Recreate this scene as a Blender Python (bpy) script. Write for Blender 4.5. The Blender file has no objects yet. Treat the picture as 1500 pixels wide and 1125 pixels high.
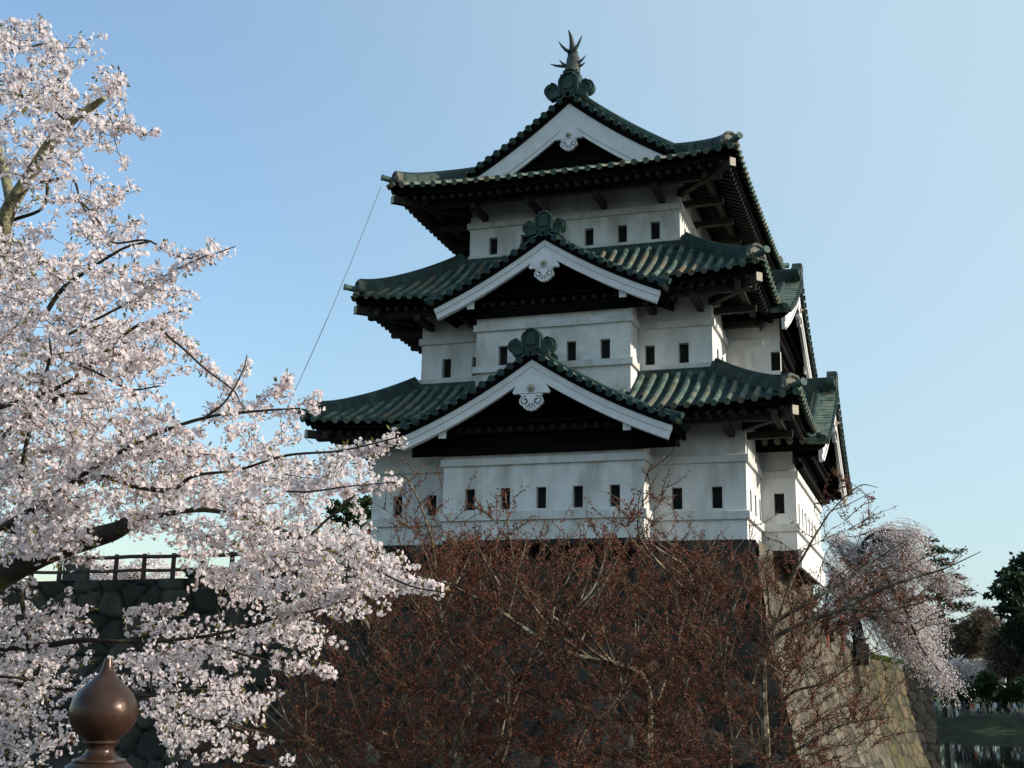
import bpy, math, random
import numpy as np
from mathutils import Matrix, Vector

# ------------------------------------------------------------------ camera
F_PX = 1828.0
YAW, PITCH, ROLL = 18.80, 13.5, 1.13
CAM = np.array([5.36, -38.38, -4.42])


def cam_basis():
    y, p, r = (math.radians(a) for a in (YAW, PITCH, ROLL))
    fw = np.array([-math.sin(y) * math.cos(p), math.cos(y) * math.cos(p), math.sin(p)])
    rt = np.array([math.cos(y), math.sin(y), 0.0])
    up = np.cross(rt, fw)
    return fw, rt * math.cos(r) + up * math.sin(r), -rt * math.sin(r) + up * math.cos(r)


FW, RT, UP = cam_basis()
scene = bpy.context.scene
COL = scene.collection
cam_data = bpy.data.cameras.new('camera')
cam_data.sensor_width = 36.0
cam_data.lens = 36.0 * F_PX / 1500.0
cam_data.clip_start = 0.05
cam_data.clip_end = 4000.0
cam_ob = bpy.data.objects.new('camera', cam_data)
COL.objects.link(cam_ob)
m3 = Matrix(((RT[0], UP[0], -FW[0]), (RT[1], UP[1], -FW[1]), (RT[2], UP[2], -FW[2])))
cam_ob.matrix_world = Matrix.Translation(Vector(CAM)) @ m3.to_4x4()
scene.camera = cam_ob

# ------------------------------------------------------------------ light
SUN_ELEV = 22.0
SUN_DIR_AZ = 4.5            # degrees from +x towards +y
sa, se = math.radians(SUN_DIR_AZ), math.radians(SUN_ELEV)
S = Vector((math.cos(sa) * math.cos(se), math.sin(sa) * math.cos(se), math.sin(se)))
world = bpy.data.worlds.new('World')
scene.world = world
world.use_nodes = True
wn = world.node_tree
sky = wn.nodes.new('ShaderNodeTexSky')
sky.sky_type = 'NISHITA'
sky.sun_disc = False
sky.sun_elevation = se
sky.sun_rotation = math.radians(90.0 - SUN_DIR_AZ)
sky.altitude = 30.0
sky.air_density = 1.4
sky.dust_density = 1.2
sky.ozone_density = 4.0
wtc = wn.nodes.new('ShaderNodeTexCoord')
wdot = wn.nodes.new('ShaderNodeVectorMath')
wdot.operation = 'DOT_PRODUCT'
wn.links.new(wtc.outputs['Generated'], wdot.inputs[0])
wdot.inputs[1].default_value = S
wmr = wn.nodes.new('ShaderNodeMapRange')
wmr.interpolation_type = 'SMOOTHSTEP'
wmr.inputs[1].default_value, wmr.inputs[2].default_value = -0.46, 0.40
wmr.inputs[3].default_value, wmr.inputs[4].default_value = 0.06, 0.80
wn.links.new(wdot.outputs['Value'], wmr.inputs[0])
wmx = wn.nodes.new('ShaderNodeMixRGB')
wn.links.new(wmr.outputs[0], wmx.inputs[0])
wn.links.new(sky.outputs[0], wmx.inputs[1])
wmx.inputs[2].default_value = (2.62, 3.46, 3.9, 1)
wn.links.new(wmx.outputs[0], wn.nodes['Background'].inputs[0])
wn.nodes['Background'].inputs[1].default_value = 0.15
sun_d = bpy.data.lights.new('sun', 'SUN')
sun_d.energy = 3.9
sun_d.angle = math.radians(0.5)
sun_d.color = (1.0, 0.91, 0.78)
sun_ob = bpy.data.objects.new('sun', sun_d)
COL.objects.link(sun_ob)
sun_ob.rotation_euler = S.to_track_quat('Z', 'Y').to_euler()
scene.view_settings.view_transform = 'Standard'
scene.view_settings.look = 'None'
scene.view_settings.exposure = 0.6
scene.view_settings.gamma = 1.0
scene.cycles.max_bounces = 6
scene.cycles.transparent_max_bounces = 8

rng = np.random.default_rng(7)
random.seed(7)


def at(px, py, d):
    """world point seen at a photo pixel, d metres in front of the camera"""
    return CAM + d * (FW + RT * ((px - 750.0) / F_PX) + UP * ((562.5 - py) / F_PX))


# ------------------------------------------------------------------ mesh helpers
class MB:
    def __init__(self):
        self.v, self.f, self.m = [], [], []
        self.n = 0

    def add(self, verts, faces, mi=0):
        o = self.n
        self.v.extend([tuple(map(float, p)) for p in verts])
        self.n += len(verts)
        for q in faces:
            self.f.append(tuple(i + o for i in q))
            self.m.append(mi)

    def box(self, a, b, mi=0):
        x0, y0, z0 = a
        x1, y1, z1 = b
        self.add([(x0, y0, z0), (x1, y0, z0), (x1, y1, z0), (x0, y1, z0), (x0, y0, z1), (x1, y0, z1), (x1, y1, z1), (x0, y1, z1)],
                 [(0, 3, 2, 1), (4, 5, 6, 7), (0, 1, 5, 4), (1, 2, 6, 5), (2, 3, 7, 6), (3, 0, 4, 7)], mi)

    def bar(self, p, q, w, h, mi=0, up=(0, 0, 1)):
        p, q = np.array(p, float), np.array(q, float)
        d = q - p
        d /= np.linalg.norm(d)
        s = np.cross(d, np.array(up, float))
        s /= np.linalg.norm(s)
        t = np.cross(s, d)
        c = []
        for e in (p, q):
            for a, b in ((-1, -1), (1, -1), (1, 1), (-1, 1)):
                c.append(e + s * a * w / 2 + t * b * h / 2)
        self.add(c, [(0, 1, 2, 3), (7, 6, 5, 4), (0, 4, 5, 1), (1, 5, 6, 2), (2, 6, 7, 3), (3, 7, 4, 0)], mi)

    def tube(self, pts, rad, n=8, mi=0, cap=True):
        pts = [np.array(p, float) for p in pts]
        k = len(pts)
        if np.isscalar(rad):
            rad = [rad] * k
        rings = []
        ref = np.array([0.13, 0.29, 1.0])
        for i in range(k):
            d = pts[min(i + 1, k - 1)] - pts[max(i - 1, 0)]
            d = d / (np.linalg.norm(d) + 1e-9)
            if abs(d @ ref) / np.linalg.norm(ref) > 0.97:
                rf = np.array([1.0, 0.2, 0.0])
            else:
                rf = ref
            s = np.cross(d, rf)
            s /= np.linalg.norm(s)
            t = np.cross(d, s)
            rings.append([pts[i] + rad[i] * (s * math.cos(2 * math.pi * j / n) + t * math.sin(2 * math.pi * j / n)) for j in range(n)])
        v = [p for r in rings for p in r]
        f = []
        for i in range(k - 1):
            for j in range(n):
                f.append((i * n + j, i * n + (j + 1) % n, (i + 1) * n + (j + 1) % n, (i + 1) * n + j))
        if cap:
            f.append(tuple(range(n))[::-1])
            f.append(tuple((k - 1) * n + j for j in range(n)))
        self.add(v, f, mi)

    def lathe(self, c, prof, n=32, mi=0):
        v, f = [], []
        for r, z in prof:
            for j in range(n):
                a = 2 * math.pi * j / n
                v.append((c[0] + r * math.cos(a), c[1] + r * math.sin(a), c[2] + z))
        for i in range(len(prof) - 1):
            for j in range(n):
                f.append((i * n + j, i * n + (j + 1) % n, (i + 1) * n + (j + 1) % n, (i + 1) * n + j))
        f.append(tuple((len(prof) - 1) * n + j for j in range(n)))
        self.add(v, f, mi)

    def build(self, name, mats, parent=None, smooth=False):
        return link_mesh(name, self.v, self.f, mats, parent, smooth, self.m)


def root_loc(parent):
    p = parent
    while p.parent:
        p = p.parent
    return np.array(p.location)


def link_mesh(name, verts, faces, mats, parent=None, smooth=False, mi=None):
    v = np.asarray(verts, dtype=np.float64).reshape(-1, 3)
    o = root_loc(parent) if parent else np.zeros(3)
    me = bpy.data.meshes.new(name)
    if isinstance(faces, np.ndarray):
        nf, k = faces.shape
        me.vertices.add(len(v))
        me.vertices.foreach_set('co', (v - o).astype(np.float32).ravel())
        me.loops.add(nf * k)
        me.loops.foreach_set('vertex_index', faces.astype(np.int32).ravel())
        me.polygons.add(nf)
        me.polygons.foreach_set('loop_start', np.arange(0, nf * k, k, dtype=np.int32))
        me.update(calc_edges=True)
    else:
        me.from_pydata((v - o).tolist(), [], faces)
    if not isinstance(mats, (list, tuple)):
        mats = [mats]
    for m in mats:
        me.materials.append(m)
    if mi is not None and len(mats) > 1:
        me.polygons.foreach_set('material_index', np.asarray(mi, dtype=np.int32))
    if smooth:
        me.polygons.foreach_set('use_smooth', np.ones(len(me.polygons), dtype=bool))
        if len(me.polygons) < 60000:
            me.set_sharp_from_angle(angle=math.radians(48))
    me.update()
    ob = bpy.data.objects.new(name, me)
    COL.objects.link(ob)
    if parent:
        ob.parent = parent
    return ob


def thing(name, loc, label, cat, group=None):
    o = bpy.data.objects.new(name, None)
    o.empty_display_size = 0.2
    COL.objects.link(o)
    o.location = Vector([float(c) for c in loc])
    return tag(o, label, cat, group)


def tag(o, label=None, cat=None, group=None, kind=None):
    if label:
        o['label'] = label
    if cat:
        o['category'] = cat
    if group:
        o['group'] = group
    if kind:
        o['kind'] = kind
    return o


# ------------------------------------------------------------------ materials
def new_mat(name):
    m = bpy.data.materials.new(name)
    m.use_nodes = True
    nt = m.node_tree
    return m, nt, nt.nodes['Principled BSDF']


def noise_mat(name, stops, scale=3.0, rough=0.7, detail=6.0, bump=0.0, bscale=None, stretch=(1, 1, 1), metallic=0.0, spec=0.4, dist=0.0,
              second=None):
    """colour ramp over object-space noise; second = (colour, scale, lo, hi, stretch) adds patches of another colour"""
    m, nt, b = new_mat(name)
    N, L = nt.nodes, nt.links
    tc = N.new('ShaderNodeTexCoord')
    mp = N.new('ShaderNodeMapping')
    mp.inputs['Scale'].default_value = stretch
    L.new(tc.outputs['Object'], mp.inputs[0])
    no = N.new('ShaderNodeTexNoise')
    no.inputs['Scale'].default_value = scale
    no.inputs['Detail'].default_value = detail
    no.inputs['Roughness'].default_value = 0.62
    no.inputs['Distortion'].default_value = dist
    L.new(mp.outputs[0], no.inputs['Vector'])
    cr = N.new('ShaderNodeValToRGB')
    e = cr.color_ramp.elements
    while len(e) < len(stops):
        e.new(0.5)
    for el, (pos, c) in zip(e, stops):
        el.position = pos
        el.color = (*c, 1)
    L.new(no.outputs['Fac'], cr.inputs[0])
    col = cr.outputs[0]
    if second:
        c2, sc2, lo, hi, st2 = second
        mp2 = N.new('ShaderNodeMapping')
        mp2.inputs['Scale'].default_value = st2
        mp2.inputs['Location'].default_value = (3.7, 1.3, 5.1)
        L.new(tc.outputs['Object'], mp2.inputs[0])
        n2 = N.new('ShaderNodeTexNoise')
        n2.inputs['Scale'].default_value = sc2
        n2.inputs['Detail'].default_value = 5
        L.new(mp2.outputs[0], n2.inputs['Vector'])
        mr = N.new('ShaderNodeMapRange')
        mr.inputs[1].default_value = lo
        mr.inputs[2].default_value = hi
        L.new(n2.outputs['Fac'], mr.inputs[0])
        mx = N.new('ShaderNodeMixRGB')
        L.new(mr.outputs[0], mx.inputs[0])
        L.new(col, mx.inputs[1])
        mx.inputs[2].default_value = (*c2, 1)
        col = mx.outputs[0]
    L.new(col, b.inputs['Base Color'])
    b.inputs['Roughness'].default_value = rough
    b.inputs['Metallic'].default_value = metallic
    b.inputs['Specular IOR Level'].default_value = spec
    if bump:
        n3 = N.new('ShaderNodeTexNoise')
        n3.inputs['Scale'].default_value = bscale or scale * 4
        n3.inputs['Detail'].default_value = 6
        L.new(mp.outputs[0], n3.inputs['Vector'])
        bp = N.new('ShaderNodeBump')
        bp.inputs['Strength'].default_value = bump
        bp.inputs['Distance'].default_value = 0.05
        L.new(n3.outputs['Fac'], bp.inputs['Height'])
        L.new(bp.outputs[0], b.inputs['Normal'])
    return m


def leaf_mat(name, c1, c2, trans=0.35, scale=9.0, rough=0.6):
    m, nt, b = new_mat(name)
    N, L = nt.nodes, nt.links
    tc = N.new('ShaderNodeTexCoord')
    no = N.new('ShaderNodeTexNoise')
    no.inputs['Scale'].default_value = scale
    no.inputs['Detail'].default_value = 3
    L.new(tc.outputs['Object'], no.inputs['Vector'])
    cr = N.new('ShaderNodeValToRGB')
    cr.color_ramp.elements[0].position = 0.35
    cr.color_ramp.elements[1].position = 0.65
    cr.color_ramp.elements[0].color = (*c1, 1)
    cr.color_ramp.elements[1].color = (*c2, 1)
    L.new(no.outputs['Fac'], cr.inputs[0])
    L.new(cr.outputs[0], b.inputs['Base Color'])
    b.inputs['Roughness'].default_value = rough
    b.inputs['Specular IOR Level'].default_value = 0.2
    tr = N.new('ShaderNodeBsdfTranslucent')
    L.new(cr.outputs[0], tr.inputs[0])
    mx = N.new('ShaderNodeMixShader')
    mx.inputs[0].default_value = trans
    L.new(b.outputs[0], mx.inputs[1])
    L.new(tr.outputs[0], mx.inputs[2])
    L.new(mx.outputs[0], N['Material Output'].inputs[0])
    return m


M = {}
M['plaster'] = noise_mat('plaster', [(0.3, (0.56, 0.56, 0.545)), (0.6, (0.66, 0.66, 0.645)), (0.8, (0.70, 0.695, 0.675))], 1.1, 0.85, bump=0.06, bscale=14,
                         second=((0.27, 0.25, 0.205), 1.3, 0.50, 0.86, (1, 1, 0.32)))
def add_streaks(m, col, scale, lo, hi, amt):
    """rain streaks and grime running down a wall, and fine hairline cracks"""
    nt = m.node_tree
    N, L = nt.nodes, nt.links
    b = N['Principled BSDF']
    src = b.inputs['Base Color'].links[0].from_socket
    tc = N.new('ShaderNodeTexCoord')
    mp = N.new('ShaderNodeMapping')
    mp.inputs['Scale'].default_value = scale
    L.new(tc.outputs['Object'], mp.inputs[0])
    n = N.new('ShaderNodeTexNoise')
    n.inputs['Scale'].default_value = 1.0
    n.inputs['Detail'].default_value = 7
    n.inputs['Roughness'].default_value = 0.65
    L.new(mp.outputs[0], n.inputs['Vector'])
    mr = N.new('ShaderNodeMapRange')
    mr.inputs[1].default_value, mr.inputs[2].default_value, mr.inputs[4].default_value = lo, hi, amt
    L.new(n.outputs['Fac'], mr.inputs[0])
    mx = N.new('ShaderNodeMixRGB')
    L.new(mr.outputs[0], mx.inputs[0])
    L.new(src, mx.inputs[1])
    mx.inputs[2].default_value = (*col, 1)
    L.new(mx.outputs[0], b.inputs['Base Color'])


add_streaks(M['plaster'], (0.22, 0.205, 0.17), (2.2, 2.2, 0.35), 0.50, 0.85, 0.5)
add_streaks(M['plaster'], (0.30, 0.27, 0.20), (0.45, 0.45, 0.8), 0.54, 0.78, 0.6)
M['plaster_band'] = noise_mat('plaster_band', [(0.3, (0.50, 0.50, 0.48)), (0.7, (0.61, 0.61, 0.59))], 2.0, 0.85, bump=0.05, bscale=16,
                              second=((0.40, 0.38, 0.33), 1.3, 0.56, 0.8, (1, 1, 0.4)))
add_streaks(M['plaster_band'], (0.20, 0.19, 0.16), (3.0, 3.0, 0.8), 0.50, 0.85, 0.6)
M['white_wood'] = noise_mat('white_wood', [(0.3, (0.58, 0.58, 0.58)), (0.7, (0.70, 0.70, 0.70))], 2.5, 0.7, bump=0.05, bscale=20)
M['copper'] = noise_mat('copper', [(0.30, (0.005, 0.013, 0.0125)), (0.5, (0.011, 0.033, 0.031)), (0.72, (0.028, 0.066, 0.060))], 2.3, 0.75, bump=0.12, bscale=9, spec=0.3)
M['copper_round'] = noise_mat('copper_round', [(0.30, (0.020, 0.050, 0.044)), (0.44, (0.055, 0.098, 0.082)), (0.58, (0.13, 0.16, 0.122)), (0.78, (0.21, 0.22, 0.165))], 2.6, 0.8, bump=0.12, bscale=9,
                              second=((0.135, 0.105, 0.07), 1.0, 0.47, 0.66, (1, 1, 1)), spec=0.2)  # round tiles paler than the pans: sunlit ribs painted into the colour
M['copper_dark'] = noise_mat('copper_dark', [(0.3, (0.008, 0.019, 0.017)), (0.55, (0.017, 0.043, 0.037)), (0.75, (0.045, 0.085, 0.068))], 2.6, 0.55, bump=0.15,
                             bscale=7, spec=0.3)
M['copper_pale'] = noise_mat('copper_pale', [(0.3, (0.07, 0.115, 0.095)), (0.55, (0.15, 0.18, 0.135)), (0.75, (0.23, 0.24, 0.175))], 3.0, 0.65, bump=0.1, bscale=10,
                             second=((0.03, 0.07, 0.06), 2.0, 0.5, 0.65, (1, 1, 1)))
M['bronze_stone'] = noise_mat('oni_tile', [(0.3, (0.05, 0.055, 0.045)), (0.7, (0.17, 0.16, 0.125))], 5, 0.7, bump=0.15)
M['corner_copper'] = noise_mat('corner_copper', [(0.3, (0.02, 0.05, 0.045)), (0.6, (0.05, 0.10, 0.085)), (0.75, (0.09, 0.14, 0.115))], 4, 0.75, bump=0.1)
M['fish'] = noise_mat('fish_bronze', [(0.3, (0.012, 0.016, 0.014)), (0.6, (0.035, 0.04, 0.033)), (0.75, (0.12, 0.11, 0.085))], 4, 0.6, bump=0.3, bscale=12)
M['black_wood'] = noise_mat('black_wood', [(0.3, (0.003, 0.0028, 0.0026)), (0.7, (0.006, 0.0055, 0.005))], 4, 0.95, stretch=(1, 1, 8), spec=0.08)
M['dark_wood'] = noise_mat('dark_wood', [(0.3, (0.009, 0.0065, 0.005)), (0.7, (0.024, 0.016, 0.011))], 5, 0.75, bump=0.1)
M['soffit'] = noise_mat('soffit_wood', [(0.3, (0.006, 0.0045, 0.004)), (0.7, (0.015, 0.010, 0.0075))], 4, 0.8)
M['hole'] = noise_mat('dark_interior', [(0.3, (0.006, 0.006, 0.006)), (0.7, (0.012, 0.011, 0.010))], 3, 0.9)
M['boss'] = noise_mat('boss_wood', [(0.3, (0.20, 0.16, 0.11)), (0.7, (0.42, 0.38, 0.30))], 12, 0.6)
M['bronze'] = noise_mat('bronze', [(0.3, (0.034, 0.017, 0.010)), (0.5, (0.050, 0.025, 0.016)), (0.7, (0.064, 0.034, 0.023))], 9, 0.28, bump=0.06, bscale=40, metallic=0.4, spec=0.35,
                        second=((0.055, 0.03, 0.02), 5, 0.5, 0.7, (1, 1, 3)))
M['bark_dark'] = noise_mat('bark_dark', [(0.3, (0.018, 0.013, 0.010)), (0.6, (0.04, 0.03, 0.022)), (0.8, (0.085, 0.075, 0.045))], 14, 0.9, bump=0.5, bscale=30,
                           second=((0.07, 0.075, 0.02), 6, 0.56, 0.68, (1, 1, 1)))
M['bark_lichen'] = noise_mat('bark_lichen', [(0.35, (0.07, 0.055, 0.035)), (0.5, (0.20, 0.18, 0.10)), (0.65, (0.30, 0.30, 0.17))], 16, 0.9, bump=0.6, bscale=34)
M['twig'] = noise_mat('twig_bark', [(0.3, (0.022, 0.014, 0.012)), (0.7, (0.05, 0.034, 0.028))], 20, 0.8)
M['maple_bark'] = noise_mat('maple_bark', [(0.3, (0.03, 0.022, 0.013)), (0.50, (0.085, 0.065, 0.038)), (0.62, (0.28, 0.25, 0.18))], 7, 0.85, bump=0.3, bscale=22)  # pale end of the ramp paints sunlit patches onto the stems
M['maple_twig'] = noise_mat('maple_twig', [(0.35, (0.032, 0.018, 0.011)), (0.55, (0.07, 0.05, 0.022)), (0.72, (0.14, 0.12, 0.055))], 4, 0.8)
M['petal'] = leaf_mat('petal', (0.85, 0.75, 0.75), (0.90, 0.83, 0.82), 0.55, 30)
M['petal_far'] = leaf_mat('petal_far', (0.74, 0.64, 0.63), (0.84, 0.77, 0.75), 0.35, 2)
M['calyx'] = leaf_mat('calyx', (0.16, 0.05, 0.04), (0.22, 0.12, 0.05), 0.2, 20)
M['young_leaf'] = leaf_mat('young_leaf', (0.14, 0.12, 0.03), (0.20, 0.19, 0.05), 0.4, 20)
M['maple_leaf'] = leaf_mat('maple_leaf', (0.080, 0.024, 0.015), (0.20, 0.062, 0.035), 0.28, 5)
M['needle'] = leaf_mat('pine_needle', (0.022, 0.042, 0.018), (0.05, 0.08, 0.028), 0.15, 1.5)
M['evergreen'] = leaf_mat('evergreen_leaf', (0.016, 0.032, 0.016), (0.035, 0.058, 0.025), 0.15, 1.2)
M['bush'] = leaf_mat('bush_leaf', (0.03, 0.055, 0.018), (0.06, 0.09, 0.03), 0.25, 1.5)
M['bare'] = leaf_mat('bare_twigs', (0.10, 0.075, 0.05), (0.16, 0.125, 0.085), 0.1, 1.0)
M['grass'] = noise_mat('grass', [(0.3, (0.013, 0.021, 0.007)), (0.6, (0.030, 0.05, 0.013)), (0.8, (0.05, 0.068, 0.02))], 1.5, 0.95, bump=0.4, bscale=8)
M['soil'] = noise_mat('soil', [(0.3, (0.014, 0.012, 0.009)), (0.7, (0.032, 0.027, 0.018))], 1.2, 0.95, bump=0.5, bscale=6,
                      second=((0.018, 0.026, 0.010), 0.6, 0.45, 0.6, (1, 1, 1)))
M['rail_wood'] = noise_mat('rail_wood', [(0.3, (0.04, 0.025, 0.018)), (0.7, (0.075, 0.048, 0.036))], 6, 0.85, bump=0.2)
M['red_paint'] = noise_mat('red_paint', [(0.3, (0.28, 0.03, 0.025)), (0.7, (0.38, 0.05, 0.04))], 6, 0.5)
M['wire'] = noise_mat('wire_metal', [(0.3, (0.10, 0.10, 0.11)), (0.7, (0.14, 0.14, 0.15))], 6, 0.5)
M['granite'] = noise_mat('granite', [(0.3, (0.05, 0.05, 0.048)), (0.7, (0.095, 0.095, 0.09))], 5, 0.8, bump=0.2)


def stone_mat(name, base, var, warm, joint, moss=None):
    m, nt, b = new_mat(name)
    N, L = nt.nodes, nt.links
    ca = N.new('ShaderNodeAttribute')
    ca.attribute_name = 'stone_id'
    ja = N.new('ShaderNodeAttribute')
    ja.attribute_name = 'joint'
    cr = N.new('ShaderNodeValToRGB')
    e = cr.color_ramp.elements
    e.new(0.5)
    e[0].position, e[1].position, e[2].position = 0.0, 0.5, 1.0
    e[0].color, e[1].color, e[2].color = (*base, 1), (*var, 1), (*warm, 1)
    L.new(ca.outputs['Fac'], cr.inputs[0])
    tc = N.new('ShaderNodeTexCoord')
    no = N.new('ShaderNodeTexNoise')
    no.inputs['Scale'].default_value = 2.2
    no.inputs['Detail'].default_value = 9
    no.inputs['Roughness'].default_value = 0.7
    L.new(tc.outputs['Object'], no.inputs['Vector'])
    mr = N.new('ShaderNodeMapRange')
    mr.inputs[1].default_value, mr.inputs[2].default_value = 0.25, 0.75
    mr.inputs[3].default_value, mr.inputs[4].default_value = 0.45, 1.45
    L.new(no.outputs['Fac'], mr.inputs[0])
    mul = N.new('ShaderNodeMixRGB')
    mul.blend_type = 'MULTIPLY'
    mul.inputs[0].default_value = 1.0
    L.new(cr.outputs[0], mul.inputs[1])
    L.new(mr.outputs[0], mul.inputs[2])
    # streaks of stain running down the wall
    mp = N.new('ShaderNodeMapping')
    mp.inputs['Scale'].default_value = (0.7, 0.7, 0.28)
    L.new(tc.outputs['Object'], mp.inputs[0])
    n2 = N.new('ShaderNodeTexNoise')
    n2.inputs['Scale'].default_value = 1.6
    n2.inputs['Detail'].default_value = 6
    L.new(mp.outputs[0], n2.inputs['Vector'])
    mr2 = N.new('ShaderNodeMapRange')
    mr2.inputs[1].default_value, mr2.inputs[2].default_value = 0.48, 0.68
    L.new(n2.outputs['Fac'], mr2.inputs[0])
    mx = N.new('ShaderNodeMixRGB')
    mx.inputs[2].default_value = (*(moss or joint), 1)
    ml = N.new('ShaderNodeMath')
    ml.operation = 'MULTIPLY'
    ml.inputs[1].default_value = 0.65
    L.new(mr2.outputs[0], ml.inputs[0])
    L.new(ml.outputs[0], mx.inputs[0])
    L.new(mul.outputs[0], mx.inputs[1])
    mj = N.new('ShaderNodeMixRGB')
    L.new(ja.outputs['Fac'], mj.inputs[0])
    L.new(mx.outputs[0], mj.inputs[1])
    mj.inputs[2].default_value = (*joint, 1)
    L.new(mj.outputs[0], b.inputs['Base Color'])
    b.inputs['Roughness'].default_value = 0.9
    b.inputs['Specular IOR Level'].default_value = 0.2
    n3 = N.new('ShaderNodeTexNoise')
    n3.inputs['Scale'].default_value = 9
    n3.inputs['Detail'].default_value = 8
    L.new(tc.outputs['Object'], n3.inputs['Vector'])
    bp = N.new('ShaderNodeBump')
    bp.inputs['Strength'].default_value = 0.5
    bp.inputs['Distance'].default_value = 0.06
    L.new(n3.outputs['Fac'], bp.inputs['Height'])
    L.new(bp.outputs[0], b.inputs['Normal'])
    return m


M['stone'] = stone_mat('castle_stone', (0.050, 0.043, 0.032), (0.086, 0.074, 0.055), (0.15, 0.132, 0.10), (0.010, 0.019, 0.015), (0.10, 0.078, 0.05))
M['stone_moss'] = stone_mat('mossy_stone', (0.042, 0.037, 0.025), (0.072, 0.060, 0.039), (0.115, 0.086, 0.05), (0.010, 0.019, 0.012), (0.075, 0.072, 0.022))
M['stone_shaded'] = stone_mat('shaded_stone', (0.026, 0.024, 0.021), (0.042, 0.038, 0.033), (0.066, 0.058, 0.046), (0.005, 0.005, 0.004), (0.020, 0.021, 0.013))  # dark stone, with the shade on sunless faces put into its colour

# ------------------------------------------------------------------ water, ground
def water_mat():
    m, nt, b = new_mat('moat_water')
    N, L = nt.nodes, nt.links
    b.inputs['Base Color'].default_value = (0.012, 0.016, 0.014, 1)
    b.inputs['Roughness'].default_value = 0.02
    b.inputs['IOR'].default_value = 1.33
    tc = N.new('ShaderNodeTexCoord')
    mp = N.new('ShaderNodeMapping')
    mp.inputs['Scale'].default_value = (0.5, 1.0, 1.0)
    L.new(tc.outputs['Object'], mp.inputs[0])
    no = N.new('ShaderNodeTexNoise')
    no.inputs['Scale'].default_value = 1.6
    no.inputs['Detail'].default_value = 4
    L.new(mp.outputs[0], no.inputs['Vector'])
    bp = N.new('ShaderNodeBump')
    bp.inputs['Strength'].default_value = 0.05
    bp.inputs['Distance'].default_value = 0.03
    L.new(no.outputs['Fac'], bp.inputs['Height'])
    L.new(bp.outputs[0], b.inputs['Normal'])
    return m


WATER_Z = -9.2
mb = MB()
mb.add([(-60, -120, WATER_Z), (160, -120, WATER_Z), (160, 190, WATER_Z), (-60, 190, WATER_Z)], [(0, 1, 2, 3)])
tag(mb.build('water', water_mat()), kind='structure')

# ground: one sheet to the horizon, lying below the water
mb = MB()
mb.add([(-1500, -1500, -11.0), (1500, -1500, -11.0), (1500, 1500, -11.0), (-1500, 1500, -11.0)], [(0, 1, 2, 3)])
tag(mb.build('ground', M['soil']), kind='structure')


def terrain(name, fn, xs, ys, mat):
    v, f = [], []
    for j, y in enumerate(ys):
        for i, x in enumerate(xs):
            v.append((x, y, fn(x, y)))
    n = len(xs)
    for j in range(len(ys) - 1):
        for i in range(n - 1):
            f.append((j * n + i, j * n + i + 1, (j + 1) * n + i + 1, (j + 1) * n + i))
    return tag(link_mesh(name, v, f, mat, smooth=True), kind='structure')


def hnoise(x, y):
    return math.sin(x * 0.31 + 1.3) * math.cos(y * 0.27 + 0.4) + 0.5 * math.sin(x * 0.83 + y * 0.61)


# far bank across the moat: slope up from the water, then level park ground
BANK_Y = 135.0


def far_bank(x, y):
    edge = BANK_Y - 0.16 * (x - 6) + 0.8 * hnoise(x, 3)
    t = max(0.0, min(1.0, (y - edge) / 7.0))
    t = t * t * (3 - 2 * t)
    return -9.6 + 2.35 * t + 0.06 * hnoise(x * 1.7, y * 1.9) + 0.004 * max(0, y - edge)


M['bank_grass'] = noise_mat('bank_grass', [(0.3, (0.012, 0.018, 0.007)), (0.55, (0.026, 0.040, 0.012)), (0.75, (0.055, 0.062, 0.022))], 0.45, 0.95, bump=0.6, bscale=3, detail=10,
                          second=((0.03, 0.024, 0.014), 0.25, 0.5, 0.62, (1, 1, 1)))
terrain('far_bank', far_bank, list(np.linspace(-40, 170, 85)), list(np.linspace(118, 175, 58)) + [200, 260, 400, 700, 1400], M['bank_grass'])


# near bank in front of the castle, where the maples root
def near_bank(x, y):
    return -9.6 + 1.9 / (1 + math.exp((x - 3.5) * 1.1)) + 0.12 * hnoise(x, y)


terrain('near_bank', near_bank, list(np.linspace(-60, 12, 60)), list(np.linspace(-36, 0.5, 40)), M['soil'])

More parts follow.
